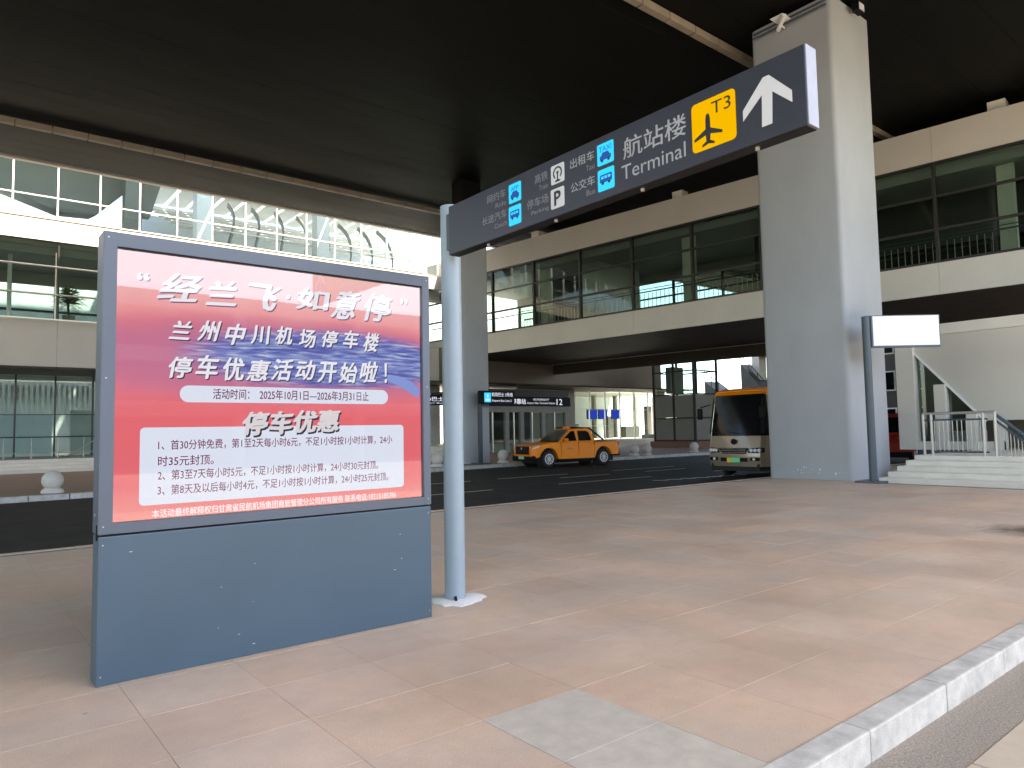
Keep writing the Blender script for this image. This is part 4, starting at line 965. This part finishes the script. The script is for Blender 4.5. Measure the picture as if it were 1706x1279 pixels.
# local: front at -x, visible side at -y
W2 = 0.94; fwx, rwx, wr = -1.68, 1.55, 0.39
prof = [(-2.50, 0.42), (-2.56, 0.55), (-2.56, 0.86), (-2.46, 1.02), (-2.2, 1.08), (-1.2, 1.17), (-1.05, 1.18), (1.0, 1.18), (1.02, 1.14), (2.5, 1.15), (2.54, 1.10), (2.52, 0.55), (2.44, 0.50)]
prof += arc(rwx, 0.50, 0.42, 10, 170)[:] + [(rwx - 0.55, 0.38), (fwx + 0.55, 0.38)] + arc(fwx, 0.50, 0.42, 10, 170)
def sect(p, yv, inset=0.0): return [(x, yv, z) for x, z in p]
bm_ = MB(); shr = [(x * 0.985, z) for x, z in prof]
def bow(p, s_, f):   # side rings with tumblehome
    return [(x * (1 - 0.012 * f), s_ * (W2 - 0.085 * f * (1 if abs(x) < 2.2 else 1.3)) * (1 - 0.03 * max(0, (z - 0.9)) / 0.3), z) for x, z in p]
rings = [bow(prof, -1, 1.0), bow(prof, -1, 0.25), bow(prof, -1, 0.0)]
rings = [[(x, y, z) for x, y, z in rings[0]]]
half = [(-W2 + 0.0), (-W2 + 0.02)]
R_ = []
for yv, f in ((-W2 + 0.10, 0.0), (-W2 + 0.0, 0.0)): pass
def ringy(y, pull):
    out = []
    for x, z in prof:
        nose = max(0, (-x - 2.0) / 0.56); tail = max(0, (x - 2.2) / 0.34)
        yy = y * (1 - 0.16 * nose ** 2 - 0.05 * tail ** 2)
        top = max(0, z - 0.95)
        yy *= 1 - 0.12 * top
        out.append((x + (0.05 * pull if x < -2.3 else 0), yy, z - (0.02 * pull if z > 1.0 else 0)))
    return out
body = MB().loft([ringy(-W2, 1), ringy(-W2 * 0.96, 0), ringy(-W2 * 0.5, 0), ringy(W2 * 0.5, 0), ringy(W2 * 0.96, 0), ringy(W2, 1)]).build('body', M['orange'], TR, local=True, smooth=True)
# cab
cabb = [(-1.12, 1.12), (-0.30, 1.74), (0.0, 1.80), (0.75, 1.80), (0.92, 1.74), (1.12, 1.12)]
def cabr(y): return [(x, y * (1 - 0.24 * max(0, (z - 1.15)) / 0.65), z) for x, z in cabb]
cab = MB().loft([cabr(-W2 * 0.93), cabr(-W2 * 0.6), cabr(W2 * 0.6), cabr(W2 * 0.93)]).build('cab', M['orange'], TR, local=True, bevel=0.02)
def ywall(z): return -W2 * 0.93 * (1 - 0.24 * max(0, (z - 1.15)) / 0.65)
def sidewin(pts, name='side_window', both=True):
    for s_ in ((1, -1) if both else (1,)):
        MB().prism([(x, s_ * (ywall(z) - 0.006), z) for x, z in pts], (0, s_ * 0.02, 0)).build(name, M['vglass'], cab, local=True)
sidewin([(-0.86, 1.21), (-0.76, 1.33), (-0.28, 1.66), (-0.06, 1.69), (-0.02, 1.21)]); sidewin([(0.10, 1.21), (0.13, 1.69), (0.66, 1.68), (0.80, 1.58), (0.86, 1.21)])
MB().prism([(-1.10, -0.78, 1.16), (-1.10, 0.78, 1.16), (-0.35, 0.66, 1.715), (-0.35, -0.66, 1.715)], (-0.03, 0, 0.03)).build('windscreen', M['vglass'], cab, local=True)
for x in (-0.98, 0.04, 0.98): 
    MB().box(x - 0.004, x + 0.004, -W2 - 0.001, -W2 + 0.03, 0.45, 1.16).build('door_seam', M['black'], TR, local=True)
for x in (-0.12, 0.84): MB().box(x - 0.09, x + 0.09, -W2 - 0.03, -W2 + 0.01, 1.02, 1.05).build('door_handle', M['orange'], TR, local=True, bevel=0.008)
for s_ in (-1, 1):
    MB().box(-0.86, -0.72, s_ * 1.08 - 0.11, s_ * 1.08 + 0.11, 1.19, 1.34).build('mirror', M['orange'], TR, local=True, bevel=0.03)
    MB().prism([(-2.46, s_ * 0.50, 0.86), (-2.44, s_ * 0.80, 0.88), (-2.16, s_ * 0.905, 0.94), (-2.2, s_ * 0.9, 1.02), (-2.46, s_ * 0.78, 1.0), (-2.5, s_ * 0.5, 0.97)], (-0.05, s_ * 0.035, 0)).build('headlight', M['lamp'], TR, local=True)
    MB().box(2.46, 2.545, s_ * 0.80 - 0.085, s_ * 0.80 + 0.085, 0.72, 1.08).build('tail_light', M['tail'], TR, local=True, bevel=0.01)
    MB().box(-2.53, -2.40, s_ * 0.72 - 0.12, s_ * 0.72 + 0.12, 0.50, 0.56).build('fog_lamp', M['black'], TR, local=True)
    MB().tube((0.98, s_ * 0.62, 1.77), (1.72, s_ * 0.70, 1.22), 0.045, n=8).build('sports_bar', M['black'], TR, local=True, smooth=True)
    MB().tube((-0.2, s_ * 0.62, 1.85), (0.98, s_ * 0.62, 1.82), 0.03, n=8).build('roof_rail', M['black'], TR, local=True)
MB().tube((0.98, -0.62, 1.77), (0.98, 0.62, 1.77), 0.045, n=8).build('sports_bar', M['black'], TR, local=True)
MB().box(-2.6, -2.54, -0.58, 0.58, 0.62, 1.0).build('grille', M['black'], TR, local=True, bevel=0.02)
mb = MB()
for k in range(5): mb.box(-2.612, -2.6, -0.5, 0.5, 0.66 + k * 0.065, 0.68 + k * 0.065)
mb.build('grille_bars', M['rubber'], TR, local=True)
MB().tube((-2.6, 0, 0.9), (-2.62, 0, 0.9), 0.06, n=14).build('badge', M['chrome'], TR, local=True)
MB().box(-2.62, -2.35, -0.86, 0.86, 0.30, 0.54).build('front_bumper', M['black'], TR, local=True, bevel=0.04)
MB().box(-2.645, -2.63, -0.24, 0.24, 0.40, 0.54).build('number_plate', M['pale_plate'], TR, local=True)
MB().box(-1.05, 1.0, -W2 + 0.0, W2, 0.27, 0.36).build('side_step', M['black'], TR, local=True)
MB().box(2.40, 2.62, -0.85, 0.85, 0.42, 0.58).build('rear_bumper', M['black'], TR, local=True, bevel=0.03)
MB().box(1.1, 2.45, -0.80, 0.80, 1.145, 1.175).build('bed_cover', M['black'], TR, local=True)
MB().box(-0.1, 0.18, -0.2, 0.2, 1.80, 1.9).build('roof_beacon', M['orange'], TR, local=True, bevel=0.03)
MB().box(-2.2, 2.3, -0.7, 0.7, 0.2, 0.5).build('underbody', M['rubber'], TR, local=True)
e1 = MB(); e1.quad((-0.62, -W2 - 0.003, 0.88), (-0.50, -W2 - 0.003, 0.88), (-0.47, -W2 - 0.003, 0.98), (-0.56, -W2 - 0.003, 0.97)); e1.build('door_emblem', pm('emblem', (0.35, 0.35, 0.45), 0.5), TR, local=True)
MB().quad((-0.66, -W2 - 0.003, 0.82), (-0.34, -W2 - 0.003, 0.82), (-0.34, -W2 - 0.003, 0.845), (-0.66, -W2 - 0.003, 0.845)).build('door_lettering', M['slate'], TR, local=True)
for x in (fwx, rwx):
    for s_ in (-1, 1):
        wheel(TR, x, s_ * 0.80, wr, 0.26, s_)
        MB().lathe([(0.49, -0.05), (0.49, 0.05)], (x, s_ * 0.62, 0.42), 24, axis='y').build('wheel_well', M['rubber'], TR, local=True)

# minibus
BU = thing('minibus', 'champagne minibus with orange roof facing out beside the big grey column', 'minibus', (21.75, 14.55, -0.15), 0)
BU.scale = (1, 1.07, 1)
def bring(x, wz, ztop, zbot, r=0.28):   # cross-section in local y,z
    pts = []
    for y, z in rrect(-wz, wz, zbot, ztop, r, 5):
        k = max(0, (z - 1.2) / 1.9); pts.append((x, y * (1 - 0.10 * k), z))
    return pts
bus = MB().loft([bring(0.10, 0.98, 2.72, 0.42, 0.25), bring(0.0, 1.04, 1.3, 0.36, 0.2)][:0] + [
    bring(0.36, 0.95, 2.80, 0.46, 0.10), bring(0.44, 1.03, 2.80, 0.36, 0.10), bring(0.8, 1.06, 2.80, 0.36, 0.10), bring(6.9, 1.06, 2.80, 0.36, 0.10), bring(7.0, 1.0, 2.78, 0.42, 0.10)]).build('body', M['champagne'], BU, local=True, smooth=True)
# sloping nose: lower front panel and windscreen band
def wz(z): return 1.05 * (1 - 0.10 * max(0, (z - 1.2) / 1.9))
def fx(z): return -0.02 if z < 0.5 else (-0.05 + max(0, (z - 0.75)) * 0.16)
def fsection(z, e=0.0):
    w_ = wz(z) - 0.01; x = fx(z) - e
    return [(0.5, -w_, z), (x + 0.16, -w_, z), (x + 0.035, -w_ * 0.9, z), (x, -w_ * 0.6, z), (x, w_ * 0.6, z), (x + 0.035, w_ * 0.9, z), (x + 0.16, w_, z), (0.5, w_, z)]
MB().loft([fsection(z) for z in (0.36, 0.42, 0.6, 0.8, 1.0, 1.2, 1.42)]).build('front_panel', M['champagne'], BU, local=True, smooth=True)
MB().loft([fsection(z, 0.006) for z in (1.42, 1.7, 2.1, 2.5, 2.87)]).build('windscreen', M['vglass'], BU, local=True, smooth=True)
rf = MB().loft([fsection(2.875, 0.015), fsection(2.92, 0.0), [(x + 0.12, y * 0.93, 3.0) for x, y, z in fsection(3.0)], [(x + 0.3, y * 0.8, 3.1) for x, y, z in fsection(3.1)]]).build('roof_front', M['orange'], BU, local=True, smooth=True)
MB().loft([[(x, y * 0.99, z) for x, y, z in bring(q, 1.065, zt_, 2.76, 0.16)] for q, zt_ in ((0.42, 3.02), (0.75, 3.12), (1.4, 3.16), (6.95, 3.14))]).build('roof', M['orange'], BU, local=True, smooth=True)
for s_ in (-1, 1):
    MB().prism([(fx(1.5) + 0.1, s_ * 1.035, 1.5), (fx(2.8) + 0.1, s_ * 0.97, 2.8), (fx(2.7) + 0.02, s_ * 0.87, 2.7), (fx(1.5) + 0.02, s_ * 0.93, 1.5)], (-0.02, s_ * 0.012, 0)).build('pillar', M['black'], BU, local=True)
    pts = [(fx(0.9) - 0.02, s_ * 0.52, 0.84), (fx(0.9) - 0.02, s_ * 0.60, 0.99), (fx(0.9) + 0.04, s_ * 0.93, 1.02), (fx(0.9) + 0.15, s_ * 1.035, 1.0), (fx(0.9) + 0.15, s_ * 1.035, 0.86), (fx(0.9) + 0.04, s_ * 0.93, 0.82)]
    hl = MB().prism(pts, (-0.015, 0, 0)).build('headlight', M['black'], BU, local=True)
    for k, yy in enumerate((0.66, 0.78, 0.9)): MB().tube((fx(0.9) - 0.05 + 0.03 * k, s_ * yy, 0.92), (fx(0.9) + 0.02, s_ * yy, 0.92), 0.058, n=14).build('reflector', M['lamp'], hl, local=True)
    MB().box(-0.06, 0.02, s_ * 0.76 - 0.16, s_ * 0.76 + 0.16, 0.56, 0.68).build('fog_lamp_recess', M['black'], BU, local=True, bevel=0.02)
    MB().tube((-0.075, s_ * 0.74, 0.62), (-0.03, s_ * 0.74, 0.62), 0.05, n=12).build('fog_lamp', M['lamp'], BU, local=True)
    for k in range(5): MB().box(1.2 + k * 1.1, 2.2 + k * 1.1, s_ * 1.035 - 0.012, s_ * 1.035 + 0.012, 1.55, 2.55).build('side_window', M['vglass'], BU, local=True)
    for x in (1.15, 5.3): wheel(BU, x, s_ * 0.92, 0.39, 0.26, s_)
    MB().tube((0.15, s_ * 0.98, 2.55), (-0.18, s_ * 1.16, 2.45), 0.02, n=8).build('mirror_arm', M['black'], BU, local=True)
    MB().box(-0.24, -0.14, s_ * 1.17 - 0.09, s_ * 1.17 + 0.09, 2.02, 2.42).build('mirror', M['black'], BU, local=True, bevel=0.03)
MB().prism([(-0.052, -0.55, 1.0), (-0.052, 0.55, 1.0), (-0.052, 0.42, 0.80), (-0.052, -0.42, 0.80)], (-0.02, 0, 0)).build('grille', M['black'], BU, local=True)
mb = MB()
for k in range(3): mb.box(-0.08, -0.073, -0.48 + k * 0.02, 0.48 - k * 0.02, 0.96 - k * 0.06, 0.972 - k * 0.06)
mb.build('grille_bar', M['chrome'], BU, local=True)
MB().tube((-0.045, 0.0, 1.22), (-0.02 + 0.0, 0.0, 1.22), 0.1, n=20).build('badge', M['black'], BU, local=True)
MB().box(-0.06, 0.0, -0.5, 0.5, 0.53, 0.66).build('lower_intake', M['black'], BU, local=True)
pl = MB().box(-0.085, -0.07, -0.24, 0.24, 0.50, 0.66).build('number_plate', M['green_plate'], BU, local=True)
MB().box(-0.09, -0.086, 0.10, 0.24, 0.50, 0.66).build('plate_end', M['yellow_plate'], pl, local=True)
MB().box(0.05, 0.06, -0.95, -0.65, 1.52, 1.62).build('dash_sticker', pm('sticker_blue', (0.08, 0.2, 0.4), 0.5), BU, local=True) if False else None
MB().box(-0.0, 6.9, -0.9, 0.9, 0.2, 0.5).build('underbody', M['rubber'], BU, local=True)
for s_ in (-0.25, 0.35): MB().bar((fx(1.5) - 0.03, s_, 1.48), (fx(1.62) - 0.03, s_ + 0.55, 1.58), 0.02, 0.02).build('wiper', M['black'], BU, local=True)

# red van behind the steps
RV = thing('red_van', 'red van glimpsed between the big grey column and the white pier', 'van', (33.5, 14.2, -0.15), math.radians(20))
pv = [(-2.3, 0.4), (-2.35, 0.9), (-2.2, 1.12), (-1.5, 1.3), (-0.9, 2.05), (-0.6, 2.2), (2.1, 2.2), (2.3, 2.0), (2.35, 0.4)] + arc(1.5, 0.42, 0.38, 5, 175, 8) + arc(-1.45, 0.42, 0.38, 5, 175, 8)
MB().loft([[(x, y * (1 - 0.12 * max(0, z - 1.2)), z) for x, z in pv] for y in (-0.9, -0.86, 0.86, 0.9)]).build('body', M['red'], RV, local=True, smooth=True)
MB().prism([(-1.46, -0.74, 1.36), (-1.46, 0.74, 1.36), (-0.95, 0.68, 2.0), (-0.95, -0.68, 2.0)], (-0.03, 0, 0.025)).build('windscreen', M['vglass'], RV, local=True)
for a, b in ((-1.1, -0.2), (-0.1, 0.9), (1.0, 2.0)):
    MB().prism([(a, -0.89, 1.3), (b, -0.89, 1.3), (b, -0.815, 1.95), (a + 0.25, -0.815, 1.95)], (0, -0.012, 0)).build('side_window', M['vglass'], RV, local=True)
for s_ in (-1, 1):
    MB().box(-2.37, -2.2, s_ * 0.66 - 0.16, s_ * 0.66 + 0.16, 0.84, 1.0).build('headlight', M['lamp'], RV, local=True, bevel=0.03)
    for x in (-1.45, 1.5): wheel(RV, x, s_ * 0.78, 0.35, 0.22, s_)
MB().box(-2.4, -2.2, -0.85, 0.85, 0.32, 0.55).build('front_bumper', M['black'], RV, local=True, bevel=0.03)

# ================================================================== SURROUNDINGS (behind the viewer, far background)
CP = thing('car_park', 'long concrete car park facing the terminal from across the side road', 'building', (10, -34, -0.2))
for k in range(3):
    z = 0 + k * 3.2
    box('floor_slab', M['concrete'], CP, -60, 170, -60, -34, z + 2.6 - 0.2, z + 3.0 - 0.2); box('parapet', M['concrete'], CP, -60, 170, -34.3, -34.0, z + 2.6 - 0.21, z + 4.0 - 0.2 if k == 2 else z + 3.9 - 0.2)
box('rear_wall', M['wall_dark'], CP, -60, 170, -50, -49.7, -0.2, 10)
for k in range(28): box('pier', M['concrete'], CP, -58 + k * 8, -57.4 + k * 8, -33.99, -33.4, -0.2, 9.4)

FB = thing('far_building', 'distant grey building glimpsed between the big column and the white pier', 'building', (72, 20, -0.2))
box('wall', M['wall_dark'], FB, 70.3, 80, 6, 33, -0.2, 15)
for k in range(7):
    for j in range(4):
        y = 7 + k * 3.7; z = 1.2 + j * 3.5
        wdw = box('window', M['frame_white'], FB, 70.2, 70.29, y, y + 2.2, z, z + 1.9); box('pane', M['vglass'], wdw, 70.15, 70.19, y + 0.12, y + 2.08, z + 0.12, z + 1.78)
